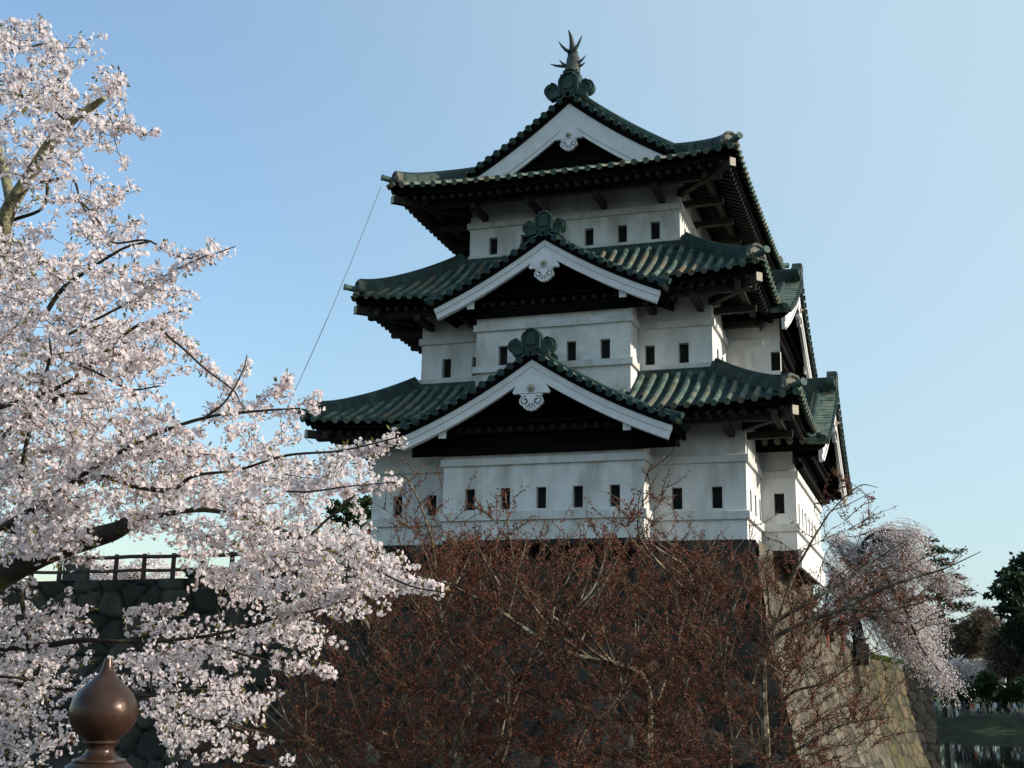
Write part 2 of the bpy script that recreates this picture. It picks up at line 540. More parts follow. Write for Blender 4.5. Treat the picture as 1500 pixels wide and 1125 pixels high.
# ------------------------------------------------------------------ stone walls
def stone_face(P0, P1, n_out, z_top0, z_top1, z_bot, batter, cell=0.75, res=0.10, depth=0.10, seed=1, curve=1.7, elong=1.25):
    """a battered, curved wall face of fitted stones between two plan points"""
    r = np.random.default_rng(seed)
    P0, P1, n_out = np.array(P0, float), np.array(P1, float), np.array(n_out, float)
    n_out /= np.linalg.norm(n_out)
    Ln = np.linalg.norm(P1 - P0)
    H = max(z_top0, z_top1) - z_bot
    nu, nv = int(Ln / res) + 2, int(H / res) + 2
    U = np.linspace(0, 1, nu)
    V = np.linspace(0, 1, nv)
    uu, vv = np.meshgrid(U, V)
    zt = z_top0 + (z_top1 - z_top0) * uu
    Z = zt + (z_bot - zt) * vv
    off = batter * vv ** curve
    # jittered seed grid
    gu, gv = int(Ln / (cell * elong)) + 3, int(H / cell) + 3
    su, sv = np.meshgrid(np.arange(-1, gu), np.arange(-1, gv))
    sx = (su + 0.5 * (sv % 2) + r.uniform(-0.36, 0.36, su.shape)) * cell * elong
    sz = (sv + r.uniform(-0.33, 0.33, su.shape)) * cell
    sid = r.uniform(0, 1, su.shape)
    X, Y = uu * Ln, vv * H
    bi = (X / (cell * elong)).astype(int) + 1
    bj = (Y / cell).astype(int) + 1
    f1 = np.full(X.shape, 9.0)
    f2 = np.full(X.shape, 9.0)
    idd = np.zeros(X.shape)
    for dj in (-2, -1, 0, 1, 2):
        for di in (-2, -1, 0, 1, 2):
            jj = np.clip(bj + dj, 0, su.shape[0] - 1)
            ii = np.clip(bi + di, 0, su.shape[1] - 1)
            d = np.sqrt(((X - sx[jj, ii]) / elong) ** 2 + (Y - sz[jj, ii]) ** 2)
            m1 = d < f1
            f2 = np.where(m1, f1, np.minimum(f2, d))
            idd = np.where(m1, sid[jj, ii], idd)
            f1 = np.where(m1, d, f1)
    e = np.clip((f2 - f1) / (0.22 * cell), 0, 1)
    bul = depth * (np.sqrt(e) - 0.6) + depth * 0.7 * (idd - 0.5)
    base = P0[None, None, :] + (P1 - P0)[None, None, :] * uu[..., None]
    o2 = off + bul
    v = np.stack([base[..., 0] + n_out[0] * o2, base[..., 1] + n_out[1] * o2, Z], -1).reshape(-1, 3)
    idx = np.arange(nu * nv).reshape(nv, nu)
    q = np.stack([idx[:-1, :-1], idx[1:, :-1], idx[1:, 1:], idx[:-1, 1:]], -1).reshape(-1, 4)
    return v, q, idd.ravel(), (np.clip(1.15 - e * 1.7, 0, 1)).ravel()


def stone_obj(name, faces, mats, parent):
    """faces: list of stone_face results -> one mesh with stone_id / joint attributes"""
    vs, qs, ids, js, n = [], [], [], [], 0
    mi = []
    for k, (v, q, i, j) in enumerate(faces):
        vs.append(v)
        qs.append(q + n)
        ids.append(i)
        js.append(j)
        n += len(v)
        mi.append(np.full(len(q), min(k, len(mats) - 1)))
    ob = link_mesh(name, np.concatenate(vs), np.concatenate(qs), mats, parent, mi=np.concatenate(mi))
    for nm, a in (('stone_id', ids), ('joint', js)):
        at_ = ob.data.attributes.new(nm, 'FLOAT', 'POINT')
        at_.data.foreach_set('value', np.concatenate(a).astype(np.float32))
    return ob


# keep podium
pod = thing('castle_podium', (-6.0, 8.0, -9.2), 'massive sloping stone base carrying the white castle keep', 'stone base')
PXL, PXR, PYF, PYB = -12.95, 0.28, -0.28, 17.0
BAT = 2.45
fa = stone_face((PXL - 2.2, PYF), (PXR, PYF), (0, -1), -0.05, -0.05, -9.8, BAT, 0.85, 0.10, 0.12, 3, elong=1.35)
fb = stone_face((PXR, PYF), (PXR, PYB), (1, 0), -0.05, -0.05, -9.8, BAT, 0.85, 0.075, 0.10, 4, elong=1.7)


def flare(face, axis, sgn, lim, lo):
    """spread the end of a battered face so that neighbouring faces meet along the battered corner"""
    v = face[0]
    z0, z1 = -0.05, -9.8
    off = BAT * np.clip((z0 - v[:, 2]) / (z0 - z1), 0, 1) ** 1.7
    t = np.clip((v[:, axis] - lo) / (lim - lo), 0, 1)
    v[:, axis] += sgn * off * t
    return face


fa = flare(fa, 0, 1, PXR, PXL)
fb = flare(fb, 1, -1, PYF, PYB)
stone_obj('stone_facing', [fa, fb], [M['stone_shaded'], M['stone']], pod)
mb = MB()
mb.box((PXL, PYF + 0.06, -0.4), (PXR - 0.06, PYB, -0.06))
mb.box((PXL, PYB - 0.3, -9.4), (PXR - 0.1, PYB, -0.4))
mb.build('top_slab', M['granite'], pod)

# lower wall running back along the moat
tw = thing('stone_wall', (1.5, 35, -9.2), 'long sunlit stone wall running back along the moat behind the keep', 'stone wall')
pts = [(0.25, 16.9, -1.75), (1.15, 36.0, -2.6), (3.05, 45.0, -2.85), (3.6, 46.2, -2.9)]
faces = []
ns = []
for a, b in zip(pts[:-1], pts[1:]):
    d = np.array([b[0] - a[0], b[1] - a[1]])
    ns.append(np.array([d[1], -d[0]]) / np.linalg.norm(d))
faces.append(stone_face(pts[0][:2], pts[1][:2], ns[0], pts[0][2], pts[1][2], -9.8, 2.0, 0.9, 0.09, 0.11, 11, elong=1.8))
faces.append(stone_face(pts[1][:2], pts[2][:2], ns[1], pts[1][2], pts[2][2], -9.8, 1.9, 0.72, 0.08, 0.12, 12, elong=1.7))
faces.append(stone_face(pts[2][:2], (4.75, 45.5), (0.25, -1), pts[2][2], -3.2, -9.8, 1.6, 0.6, 0.09, 0.05, 13))
stone_obj('stone_facing', faces, [M['stone'], M['stone_moss'], M['stone_shaded']], tw)
# grassy terrace behind the walls
def terrace_top(x, y):
    return -2.05 - 0.9 * min(1.0, max(0.0, (y - 17) / 28.0)) + 0.05 * hnoise(x * 2, y * 2)


mb = MB()
v, f = [], []
yy = list(np.linspace(17.3, 47.0, 40))
for y in yy:
    xr = np.interp(y, [16.9, 36, 45, 47], [0.2, 1.1, 3.0, 3.6])
    for k in range(12):
        x = xr - 0.05 - 30 * (k / 11.0) ** 1.6
        v.append((x, y, terrace_top(x, y)))
for j in range(len(yy) - 1):
    for k in range(11):
        f.append((j * 12 + k + 1, j * 12 + k, (j + 1) * 12 + k, (j + 1) * 12 + k + 1))
tag(link_mesh('terrace', v, f, M['grass'], smooth=True), kind='structure')

# wall on the left, in shade, with the log fence on it
lw = thing('stone_wall', (-26, 7.0, -9.2), 'dark shaded stone wall under the log fence left of the keep', 'stone wall')
stone_obj('stone_facing', [stone_face((-52, 6.4), (-12.4, 6.4), (0, -1), -0.75, -0.35, -9.6, 1.6, 0.95, 0.11, 0.17, 21)], [M['stone_shaded']], lw)
mb = MB()
mb.add([(-60, 6.4, -0.75), (-12.6, 6.4, -0.42), (-12.6, 60, -0.42), (-60, 60, -0.8)], [(0, 1, 2, 3)])
tag(mb.build('terrace', M['grass']), kind='structure')

# ------------------------------------------------------------------ the keep
XC = -6.33
keep = thing('castle_keep', (XC, 8.0, 0.0), 'white three storeyed castle keep with green tiled curved roofs and gables', 'castle keep')
YC = 8.0


class Frame:
    """local plan frame: a = along the face, b = outwards, z up"""

    def __init__(self, o, a, b):
        self.o, self.a, self.b = np.array(o, float), np.array(a, float), np.array(b, float)

    def __call__(self, a, b, z):
        p = self.o + self.a * a + self.b * b
        return (p[0], p[1], z)


def wall_face(mb, fr, u0, u1, z0, z1, wins, ww=0.33, wh=0.68, depth=0.22):
    """wall plane with real slit openings; wins = [(centre u, bottom z)]"""
    us = [u0]
    for c, zb in sorted(wins):
        us += [c - ww / 2, c + ww / 2]
    us.append(u1)
    wins = sorted(wins)

    def quad(a0, a1, b0, b1):
        if a1 - a0 > 1e-4 and b1 - b0 > 1e-4:
            mb.add([fr(a0, 0, b0), fr(a1, 0, b0), fr(a1, 0, b1), fr(a0, 0, b1)], [(0, 1, 2, 3)])
    for i in range(len(us) - 1):
        if i % 2 == 0:
            quad(us[i], us[i + 1], z0, z1)
        else:
            zb = wins[i // 2][1]
            quad(us[i], us[i + 1], z0, zb)
            quad(us[i], us[i + 1], zb + wh, z1)
    for c, zb in wins:
        w = MB()
        a0, a1, b0, b1 = c - ww / 2, c + ww / 2, zb, zb + wh
        for q in ([(a0, 0, b0), (a0, 0, b1), (a0, -depth, b1), (a0, -depth, b0)], [(a1, 0, b0), (a1, -depth, b0), (a1, -depth, b1), (a1, 0, b1)],
                  [(a0, 0, b0), (a0, -depth, b0), (a1, -depth, b0), (a1, 0, b0)], [(a0, 0, b1), (a1, 0, b1), (a1, -depth, b1), (a0, -depth, b1)]):
            w.add([fr(*p) for p in q], [(0, 1, 2, 3)])
        w.add([fr(a0, -depth, b0), fr(a1, -depth, b0), fr(a1, -depth, b1), fr(a0, -depth, b1)], [(0, 1, 2, 3)], 1)
        # thin upright strip in the dark interior colour, right of the slit
        w.add([fr(a1 - 0.035, -0.05, b0), fr(a1 - 0.002, -0.05, b0), fr(a1 - 0.002, -0.05, b1), fr(a1 - 0.035, -0.05, b1)], [(0, 1, 2, 3)], 1)
        w.build('slit_window', [M['plaster'], M['hole']], keep)


def storey(hx, y0, y1, z0, z1, bay_x, bay_out, side_y0, side_y1, side_out, bands, front_w, bay_w, side_w, sidebay_front_w, sidebay_w, zbay=None):
    """one storey: core box with a front bay and a right-hand bay; bands = [(z0,z1,proud)]"""
    x0, x1 = XC - hx, XC + hx
    w = MB()
    bw = MB()
    ybay = y0 - bay_out
    bayk = ({2, 3, 4} if bay_x else set()) | ({7, 8, 9} if side_out else set())
    F_front = Frame((XC, y0, 0), (1, 0, 0), (0, -1, 0))
    F_right = Frame((x1, 0, 0), (0, 1, 0), (1, 0, 0))
    segs = []
    if bay_x:
        segs.append((F_front, -hx, -bay_x, [p for p in front_w if p[0] < 0]))
        segs.append((F_front, bay_x, hx, [p for p in front_w if p[0] > 0]))
        segs.append((Frame((XC, ybay, 0), (1, 0, 0), (0, -1, 0)), -bay_x, bay_x, bay_w))
        segs.append((Frame((XC + bay_x, ybay, 0), (0, 1, 0), (1, 0, 0)), 0, bay_out, []))
        segs.append((Frame((XC - bay_x, y0, 0), (0, -1, 0), (-1, 0, 0)), 0, bay_out, []))
        w.add([(XC - bay_x, ybay, z0), (XC + bay_x, ybay, z0), (XC + bay_x, y0, z0), (XC - bay_x, y0, z0)], [(3, 2, 1, 0)])
    else:
        segs.append((F_front, -hx, hx, front_w))
    if side_out:
        xb = x1 + side_out
        segs.append((F_right, y0, side_y0, [p for p in side_w if p[0] < side_y0]))
        segs.append((F_right, side_y1, y1, []))
        segs.append((Frame((0, side_y0, 0), (1, 0, 0), (0, -1, 0)), x1, xb, sidebay_front_w))
        segs.append((Frame((xb, 0, 0), (0, 1, 0), (1, 0, 0)), side_y0, side_y1, sidebay_w))
        segs.append((Frame((0, side_y1, 0), (-1, 0, 0), (0, 1, 0)), -xb, -x1, []))
    else:
        segs.append((F_right, y0, y1, side_w))
    segs.append((Frame((x0, 0, 0), (0, -1, 0), (-1, 0, 0)), -y1, -y0, []))
    segs.append((Frame((0, y1, 0), (-1, 0, 0), (0, 1, 0)), -x1, -x0, []))
    for k_, (fr, a, b, wl) in enumerate(segs):
        wall_face(w, fr, a, b, z0, zbay if k_ in bayk else z1, wl)
    w.build('wall', M['plaster'], keep)
    # string bands wrap the plan outline as mitred strips
    out = [(x0, y0)]
    if bay_x:
        out += [(XC - bay_x, y0), (XC - bay_x, ybay), (XC + bay_x, ybay), (XC + bay_x, y0)]
    out.append((x1, y0))
    if side_out:
        out += [(x1, side_y0), (x1 + side_out, side_y0), (x1 + side_out, side_y1), (x1, side_y1)]
    out += [(x1, y1), (x0, y1)]
    n = len(out)
    for bz0, bz1, pr in bands:
        bm_ = MB()
        op = []
        for i in range(n):
            p, c, q = np.array(out[i - 1], float), np.array(out[i], float), np.array(out[(i + 1) % n], float)
            d1 = (c - p) / np.linalg.norm(c - p)
            d2 = (q - c) / np.linalg.norm(q - c)
            n1, n2 = np.array([d1[1], -d1[0]]), np.array([d2[1], -d2[0]])
            op.append(c + (n1 + n2) * pr)
        for i in range(n):
            j = (i + 1) % n
            a, b, c, d = out[i], out[j], op[j], op[i]
            bm_.add([(d[0], d[1], bz0), (c[0], c[1], bz0), (c[0], c[1], bz1), (d[0], d[1], bz1),
                     (a[0], a[1], bz0), (b[0], b[1], bz0), (b[0], b[1], bz1 + 0.03), (a[0], a[1], bz1 + 0.03)],
                    [(0, 1, 2, 3), (3, 2, 6, 7), (4, 5, 1, 0)])
        bm_.build('wall_band', M['plaster_band'], keep)


zw1 = 0.97
storey(6.31, 0.0, 16.0, 0.0, 4.6, 3.32, 1.0, 3.43, 12.4, 1.14, [(2.40, 2.63, 0.09), (0.62, 0.87, 0.10)],
       [(-5.36, zw1), (-4.12, zw1), (4.15, zw1), (5.4, zw1)], [(-2.39, zw1), (-1.19, zw1), (0.01, zw1), (1.21, zw1), (2.4, zw1)],
       [(0.95, zw1), (2.05, zw1), (3.1, zw1)], [(0.57, zw1 + 0.25)], [(4.3 + 1.15 * k, zw1) for k in range(7)], 3.35)
zw2 = 5.97
storey(5.16, 1.13, 14.87, 4.3, 9.3, 2.68, 1.14, 4.1, 11.9, 1.17, [(7.19, 7.42, 0.09)],
       [(-4.2, zw2), (-3.08, zw2), (3.07, zw2), (4.21, zw2)], [(-1.72, zw2), (-0.55, zw2), (0.67, zw2), (1.83, zw2)],
       [(2.2, zw2), (3.2, zw2)], [(0.52, zw2 + 0.3)], [(5 + 1.15 * k, zw2) for k in range(6)], 8.15)
zw3 = 10.79
storey(3.91, 2.32, 11.3, 9.6, 13.9, 0, 0, 0, 0, 0, [(11.85, 12.08, 0.09)],
       [(-3.0, zw3), (-1.78, zw3), (-0.58, zw3), (0.63, zw3), (1.85, zw3), (3.03, zw3)], [], [(3.3 + 1.2 * k, zw3) for k in range(6)], [], [])
# low plinth bands where walls meet the roofs below / lower band of the second-storey bay
mb = MB()
ybay2, bx2 = -0.01, 2.68
for (a, b, c, d) in ((XC - bx2 - 0.09, ybay2 - 0.09, XC + bx2 + 0.09, ybay2 - 0.002),):
    mb.box((a, b, 5.74), (c, d, 5.96))
mb.box((XC + bx2 + 0.002, ybay2 - 0.001, 5.74), (XC + bx2 + 0.09, 1.12, 5.96))
mb.box((XC - bx2 - 0.09, ybay2 - 0.001, 5.74), (XC - bx2 - 0.002, 1.12, 5.96))
mb.build('wall_band', M['plaster_band'], keep)
for q in (((XC - 5.16 - 0.05, 1.07, 5.6), (XC - bx2 - 0.092, 1.129, 5.94)), ((XC + bx2 + 0.092, 1.07, 5.6), (XC + 5.16 + 0.05, 1.129, 5.94)), ((XC - 3.91 - 0.05, 2.26, 10.4), (XC + 3.91 + 0.05, 2.319, 10.80))):
    mb = MB()
    mb.box(*q)
    mb.build('wall_band', M['plaster_band'], keep)
# timber floor ends under the projecting bays
mb = MB()
mb.box((XC - 3.3, -0.98, -0.16), (XC + 3.3, -0.27, -0.004))
for k in range(8):
    mb.box((XC - 3.2 + k * 0.88, -0.95, -0.36), (XC - 2.98 + k * 0.88, -0.27, -0.162))
mb.build('bay_floor', M['dark_wood'], keep)
mb = MB()
mb.box((0.30, 3.46, -0.20), (1.10, 12.37, -0.004))
for k in range(12):
    mb.box((0.25, 3.5 + k * 0.78, -0.42), (1.08, 3.72 + k * 0.78, -0.202))
mb.build('bay_floor', M['dark_wood'], keep)
mb = MB()
mb.box((1.142, 3.43, -0.55), (1.24, 12.4, 0.02))
mb.build('bay_apron', M['plaster'], keep)

# ---- roofs
TS = 0.405     # tile row spacing
TR = 0.098     # round tile radius


def tile_us(lo, hi, centre=0.0):
    """sample positions along the eave with the round-tile profile height at each"""
    out = []
    k0 = math.ceil((lo - centre) / TS - 0.5)
    k1 = math.floor((hi - centre) / TS + 0.5)
    for k in range(k0, k1 + 1):
        c = centre + k * TS
        for j in range(9):
            a = math.pi - math.pi * j / 8
            out.append((c + TR * math.cos(a), 0.03 + TR * math.sin(a)))
        out.append((c + TS / 2, -0.012))
    return [(u, h) for u, h in out if lo - 1e-6 <= u <= hi + 1e-6]


def tile_surface(mb, P, lo, hi, smax, centre=0.0, nv=12, mi=0, ends=True, endmi=1, smin=None, roundmi=3):
    """P(u,s)->xyz with s measured up from the eave (0) to smax(u); tiles run along s"""
    cols = tile_us(lo, hi, centre)
    prev = None
    for u, h in cols:
        sm = smax(u)
        s0 = smin(u) if smin else 0.0
        if sm - s0 < 0.02:
            prev = None
            continue
        col = []
        for i in range(nv + 1):
            s = s0 + (sm - s0) * (i / nv)
            x, y, z = P(u, s)
            col.append((x, y, z + h))
        if prev is not None:
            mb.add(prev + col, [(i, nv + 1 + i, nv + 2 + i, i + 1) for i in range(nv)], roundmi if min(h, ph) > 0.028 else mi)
        prev, ph = col, h
    if ends:
        k0 = math.ceil((lo - centre) / TS)
        k1 = math.floor((hi - centre) / TS)
        for k in range(k0, k1 + 1):
            u = centre + k * TS
            if smax(u) < 0.1 or (smin and smin(u) > 0.05):
                continue
            p0 = np.array(P(u, 0.0))
            p1 = np.array(P(u, 0.10))
            d = p0 - p1
            d /= np.linalg.norm(d)
            c = p0 + np.array([0, 0, 0.025])
            mb.tube([c - d * 0.08, c + d * 0.05], TR * 1.1, 12, 3)


def skirt(hx_in, hy, y_front_in, zi, ze, ov, lift, decay, hx_out, yfo, hy_out, sag=0.30):
    pass


class SkirtRoof:
    """hipped eave roof round a wall box; s = horizontal run in from the eave"""

    def __init__(self, x0, x1, y0, y1, run, rise, ze, lift, decay=1.9, sag=0.30, runmax=None):
        # x0..y1 outer eave rectangle
        self.x0, self.x1, self.y0, self.y1 = x0, x1, y0, y1
        self.run, self.rise, self.ze, self.lift, self.decay, self.sag = run, rise, ze, lift, decay, sag

    def prof(self, s):
        t = s / self.run
        return self.ze + self.rise * (t - self.sag * t * (1 - t))

    def z(self, s, dcorner):
        """s run in from eave, dcorner distance from the hip measured along the eave"""
        k = max(0.0, 1 - s / self.run)
        return self.prof(s) + self.lift * (k ** 1.6) * math.exp(-max(dcorner, 0) / self.decay)

    def sides(self):
        xm, ym = (self.x0 + self.x1) / 2, (self.y0 + self.y1) / 2
        hx, hy = (self.x1 - self.x0) / 2, (self.y1 - self.y0) / 2
        out = []
        for nm, o, a, b, h in (('front', (xm, self.y0), (1, 0), (0, 1), hx), ('right', (self.x1, ym), (0, 1), (-1, 0), hy),
                               ('back', (xm, self.y1), (-1, 0), (0, -1), hx), ('left', (self.x0, ym), (0, -1), (1, 0), hy)):
            def P(u, s, o=o, a=a, b=b, h=h, dz=0.0):
                d = h - abs(u) - s
                return (o[0] + a[0] * u + b[0] * s, o[1] + a[1] * u + b[1] * s, self.z(s, d) + dz)
            out.append((nm, P, h))
        return out

    def corner(self, cx, cy, s):
        """point on a hip, s in from the corner"""
        x = self.x1 - s if cx > 0 else self.x0 + s
        y = self.y1 - s if cy > 0 else self.y0 + s
        return np.array([x, y, self.z(s, 0)])


def eave_timber(roof_ob, R, wall, zwall, arms, purl=None):
    """boarded soffit, fascia and rafters under a skirt roof; wall=(x0,x1,y0,y1) of the storey below"""
    wx0, wx1, wy0, wy1 = wall
    sf, rf, fa = MB(), MB(), MB()
    for nm, P, h in R.sides():
        ov = {'front': wy0 - R.y0, 'right': R.x1 - wx1, 'back': R.y1 - wy1, 'left': wx0 - R.x0}[nm]
        n = 40
        pr = None
        for i in range(n + 1):
            u = -h + 2 * h * i / n
            us = max(-h + 0.26, min(h - 0.26, u))
            e = np.array(P(us, 0.26))
            smx = min(ov, h - abs(us) + 0.26)
            smx = max(smx, 0.261)
            w_ = np.array(P(us, smx))
            lift = e[2] - R.ze
            k = (smx - 0.26) / max(ov - 0.26, 0.01)
            zin = (e[2] - 0.30) + (zwall - (e[2] - 0.30)) * k
            # underside boards of the tile overhang, fascia, soffit
            o_ = np.array(P(max(-h + 0.03, min(h - 0.03, u)), 0.02))
            col = [(e[0], e[1], e[2] - 0.06), (e[0], e[1], e[2] - 0.30), (w_[0], w_[1], zin), (o_[0], o_[1], o_[2] - 0.035)]
            if pr:
                fa.add([pr[0], col[0], col[1], pr[1]], [(3, 2, 1, 0)])
                fa.add([pr[3], col[3], col[0], pr[0]], [(3, 2, 1, 0)])
                sf.add([pr[1], col[1], col[2], pr[2]], [(0, 1, 2, 3)])
            pr = col
        # rafters
        m = int(2 * h / 0.36)
        for i in range(m + 1):
            u = -h + 0.25 + (2 * h - 0.5) * i / m
            smx = min(ov, h - abs(u))
            if smx < 0.35:
                continue
            e = np.array(P(u, 0.34))
            k = (smx - 0.1) / max(ov - 0.1, 0.01)
            w_ = np.array(P(u, smx))
            z0 = P(u, 0.1)[2] - 0.34
            zin = z0 + (zwall - z0) * k
            rf.bar((e[0], e[1], z0 - 0.05), (w_[0], w_[1], zin - 0.06), 0.11, 0.13)
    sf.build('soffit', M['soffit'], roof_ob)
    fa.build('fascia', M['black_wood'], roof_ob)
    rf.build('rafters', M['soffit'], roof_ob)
    # purlin on outrigger arms
    if purl:
        off, zp = purl
        pb = MB()
        a, b, c, d = wx0 - off, wx1 + off, wy0 - off, wy1 + off
        pb.bar((a - 0.5, c, zp), (b + 0.5, c, zp), 0.2, 0.24)
        pb.bar((b, c - 0.5, zp - 0.003), (b, d, zp - 0.003), 0.19, 0.236)
        pb.bar((a, c - 0.5, zp - 0.003), (a, d, zp - 0.003), 0.19, 0.236)
        for x in arms[0]:
            pb.bar((x, wy0 - 0.002, zp - 0.26), (x, wy0 - off - 0.3, zp - 0.24), 0.2, 0.22)
        for y in arms[1]:
            pb.bar((wx1 + 0.002, y, zp - 0.26), (wx1 + off + 0.3, y, zp - 0.24), 0.2, 0.22)
            pb.bar((wx0 - 0.002, y, zp - 0.26), (wx0 - off - 0.3, y, zp - 0.24), 0.2, 0.22)
        for sx, wx in ((1, wx1), (-1, wx0)):
            pb.bar((wx, wy0, zp - 0.05), (wx + sx * (off + 0.35), wy0 - off - 0.35, zp + 0.0), 0.22, 0.24)
        pb.build('eave_beams', M['dark_wood'], roof_ob)
    # pale capped ends of the hip rafters
    for sx in (-1, 1):
        cb = MB()
        c0 = R.corner(sx, -1, 0.15)
        c1 = R.corner(sx, -1, 1.3)
        d = c0 - c1
        d[2] = 0
        d /= np.linalg.norm(d)
        z = c0[2] - 0.56
        cb.bar((c0[0] - d[0] * 1.7, c0[1] - d[1] * 1.7, z + 0.0), (c0[0] - d[0] * 0.05, c0[1] - d[1] * 0.05, z), 0.2, 0.26)
        cb.build('hip_rafter', M['dark_wood'], roof_ob)
        cp = MB()
        cp.bar((c0[0] - d[0] * 0.048, c0[1] - d[1] * 0.048, z), (c0[0] - d[0] * 0.01, c0[1] - d[1] * 0.01, z), 0.22, 0.28)
        cp.build('rafter_cap', M['boss'], roof_ob)


def swept_ridge(pts, w, h, mb, mi=0, round_r=0.12):
    """ridge of stacked flat tiles with a round tile on top, along points (base line)"""
    pts = [np.array(p, float) for p in pts]
    k = len(pts)
    sec = []
    for i in range(k):
        d = pts[min(i + 1, k - 1)] - pts[max(i - 1, 0)]
        d /= np.linalg.norm(d)
        s = np.cross(d, (0, 0, 1))
        s /= np.linalg.norm(s)
        t = np.cross(s, d)
        c = pts[i]
        sec.append([c - s * w / 2 - t * 0.25, c - s * w / 2 + t * h, c - s * (w / 2 - 0.05) + t * (h + 0.03), c + s * (w / 2 - 0.05) + t * (h + 0.03),
                    c + s * w / 2 + t * h, c + s * w / 2 - t * 0.25])
    v = [p for q in sec for p in q]
    f = []
    for i in range(k - 1):
        for j in range(6):
            f.append((i * 6 + j, i * 6 + (j + 1) % 6, (i + 1) * 6 + (j + 1) % 6, (i + 1) * 6 + j))
    f.append((0, 1, 2, 3, 4, 5))
    f.append(tuple((k - 1) * 6 + j for j in range(6))[::-1])
    mb.add(v, f, mi)
    top = []
    for i in range(k):
        d = pts[min(i + 1, k - 1)] - pts[max(i - 1, 0)]
        d /= np.linalg.norm(d)
        s = np.cross(d, (0, 0, 1))
        s /= np.linalg.norm(s)
        top.append(pts[i] + np.cross(s, d) * (h + 0.04))
    mb.tube(top, round_r, 10, mi)
    # clamp straps every 0.45 m
    L_ = 0
    for i in range(k - 1):
        seg = np.linalg.norm(pts[i + 1] - pts[i])
        L_ += seg
        if L_ > 0.42:
            L_ = 0
            d = (pts[i + 1] - pts[i]) / seg
            mb.bar(pts[i] + np.array([0, 0, h * 0.45]) - d * 0.012, pts[i] + np.array([0, 0, h * 0.45]) + d * 0.012, w + 0.03, h * 1.02, mi)


def volute(mb, fr, ca, cz, r, b0, b1, sgn=1, mi=0, turns=1.35):
    """a scroll of flat band wound in the plane of the face, with a solid disc behind"""
    n = 26
    pts = []
    for i in range(n + 1):
        t = i / n
        ang = math.pi * 0.5 - sgn * turns * 2 * math.pi * t
        rr = r * (1 - 0.78 * t)
        pts.append(fr(ca + rr * math.cos(ang), b1, cz + rr * math.sin(ang)))
    mb.tube(pts, [r * 0.17 * (1 - 0.45 * i / n) for i in range(n + 1)], 6, mi)
    v0 = [fr(ca + r * math.cos(2 * math.pi * j / 20), b0, cz + r * math.sin(2 * math.pi * j / 20)) for j in range(20)]
    v1 = [fr(ca + r * math.cos(2 * math.pi * j / 20), b1 - 0.01, cz + r * math.sin(2 * math.pi * j / 20)) for j in range(20)]
    mb.add(v0 + v1, [tuple(range(20)), tuple(range(39, 19, -1))] + [(j, (j + 1) % 20, 20 + (j + 1) % 20, 20 + j) for j in range(20)], mi)


def onigawara(parent, fr, z, s=1.0, mat='copper_dark', b=0.12):
    """ridge-end ornament: an arched block flanked by two scrolls"""
    mb = MB()
    w, h = 0.40 * s, 0.72 * s
    prof = [(-w, -0.1 * s), (-w, 0.42 * s), (-w * 0.82, 0.56 * s), (-w * 0.62, 0.60 * s), (-w * 0.45, 0.70 * s), (0, h * 1.02), (w * 0.45, 0.70 * s), (w * 0.62, 0.60 * s),
            (w * 0.82, 0.56 * s), (w, 0.42 * s), (w, -0.1 * s)]
    n = len(prof)
    v = [fr(a, -0.22 * s, z + q) for a, q in prof] + [fr(a, b, z + q) for a, q in prof]
    mb.add(v, [tuple(range(n)), tuple(range(2 * n - 1, n - 1, -1))] + [(i, (i + 1) % n, n + (i + 1) % n, n + i) for i in range(n)])
    # raised rim and inner panel
    rim = [fr(a * 0.86, b + 0.03, z + 0.02 + q * 0.9) for a, q in prof]
    mb.tube(rim, 0.045 * s, 6)
    bl = [fr(a * 0.45, b + 0.045, z + 0.12 * s + q * 0.5) for a, q in prof]
    bb = [fr(a * 0.52, b - 0.01, z + 0.10 * s + q * 0.56) for a, q in prof]
    mb.add(bb + bl, [tuple(range(2 * n - 1, n - 1, -1))] + [(i, (i + 1) % n, n + (i + 1) % n, n + i) for i in range(n)])
    for sg in (-1, 1):
        volute(mb, fr, sg * 0.66 * s, z + 0.08 * s, 0.27 * s, -0.20 * s, b - 0.02, -sg)
        mb.bar(fr(sg * 0.30 * s, b * 0.3, z - 0.12 * s), fr(sg * 0.70 * s, b * 0.3, z - 0.22 * s), 0.3 * s, 0.2 * s)
    return mb.build('ridge_end_tile', M[mat], parent)


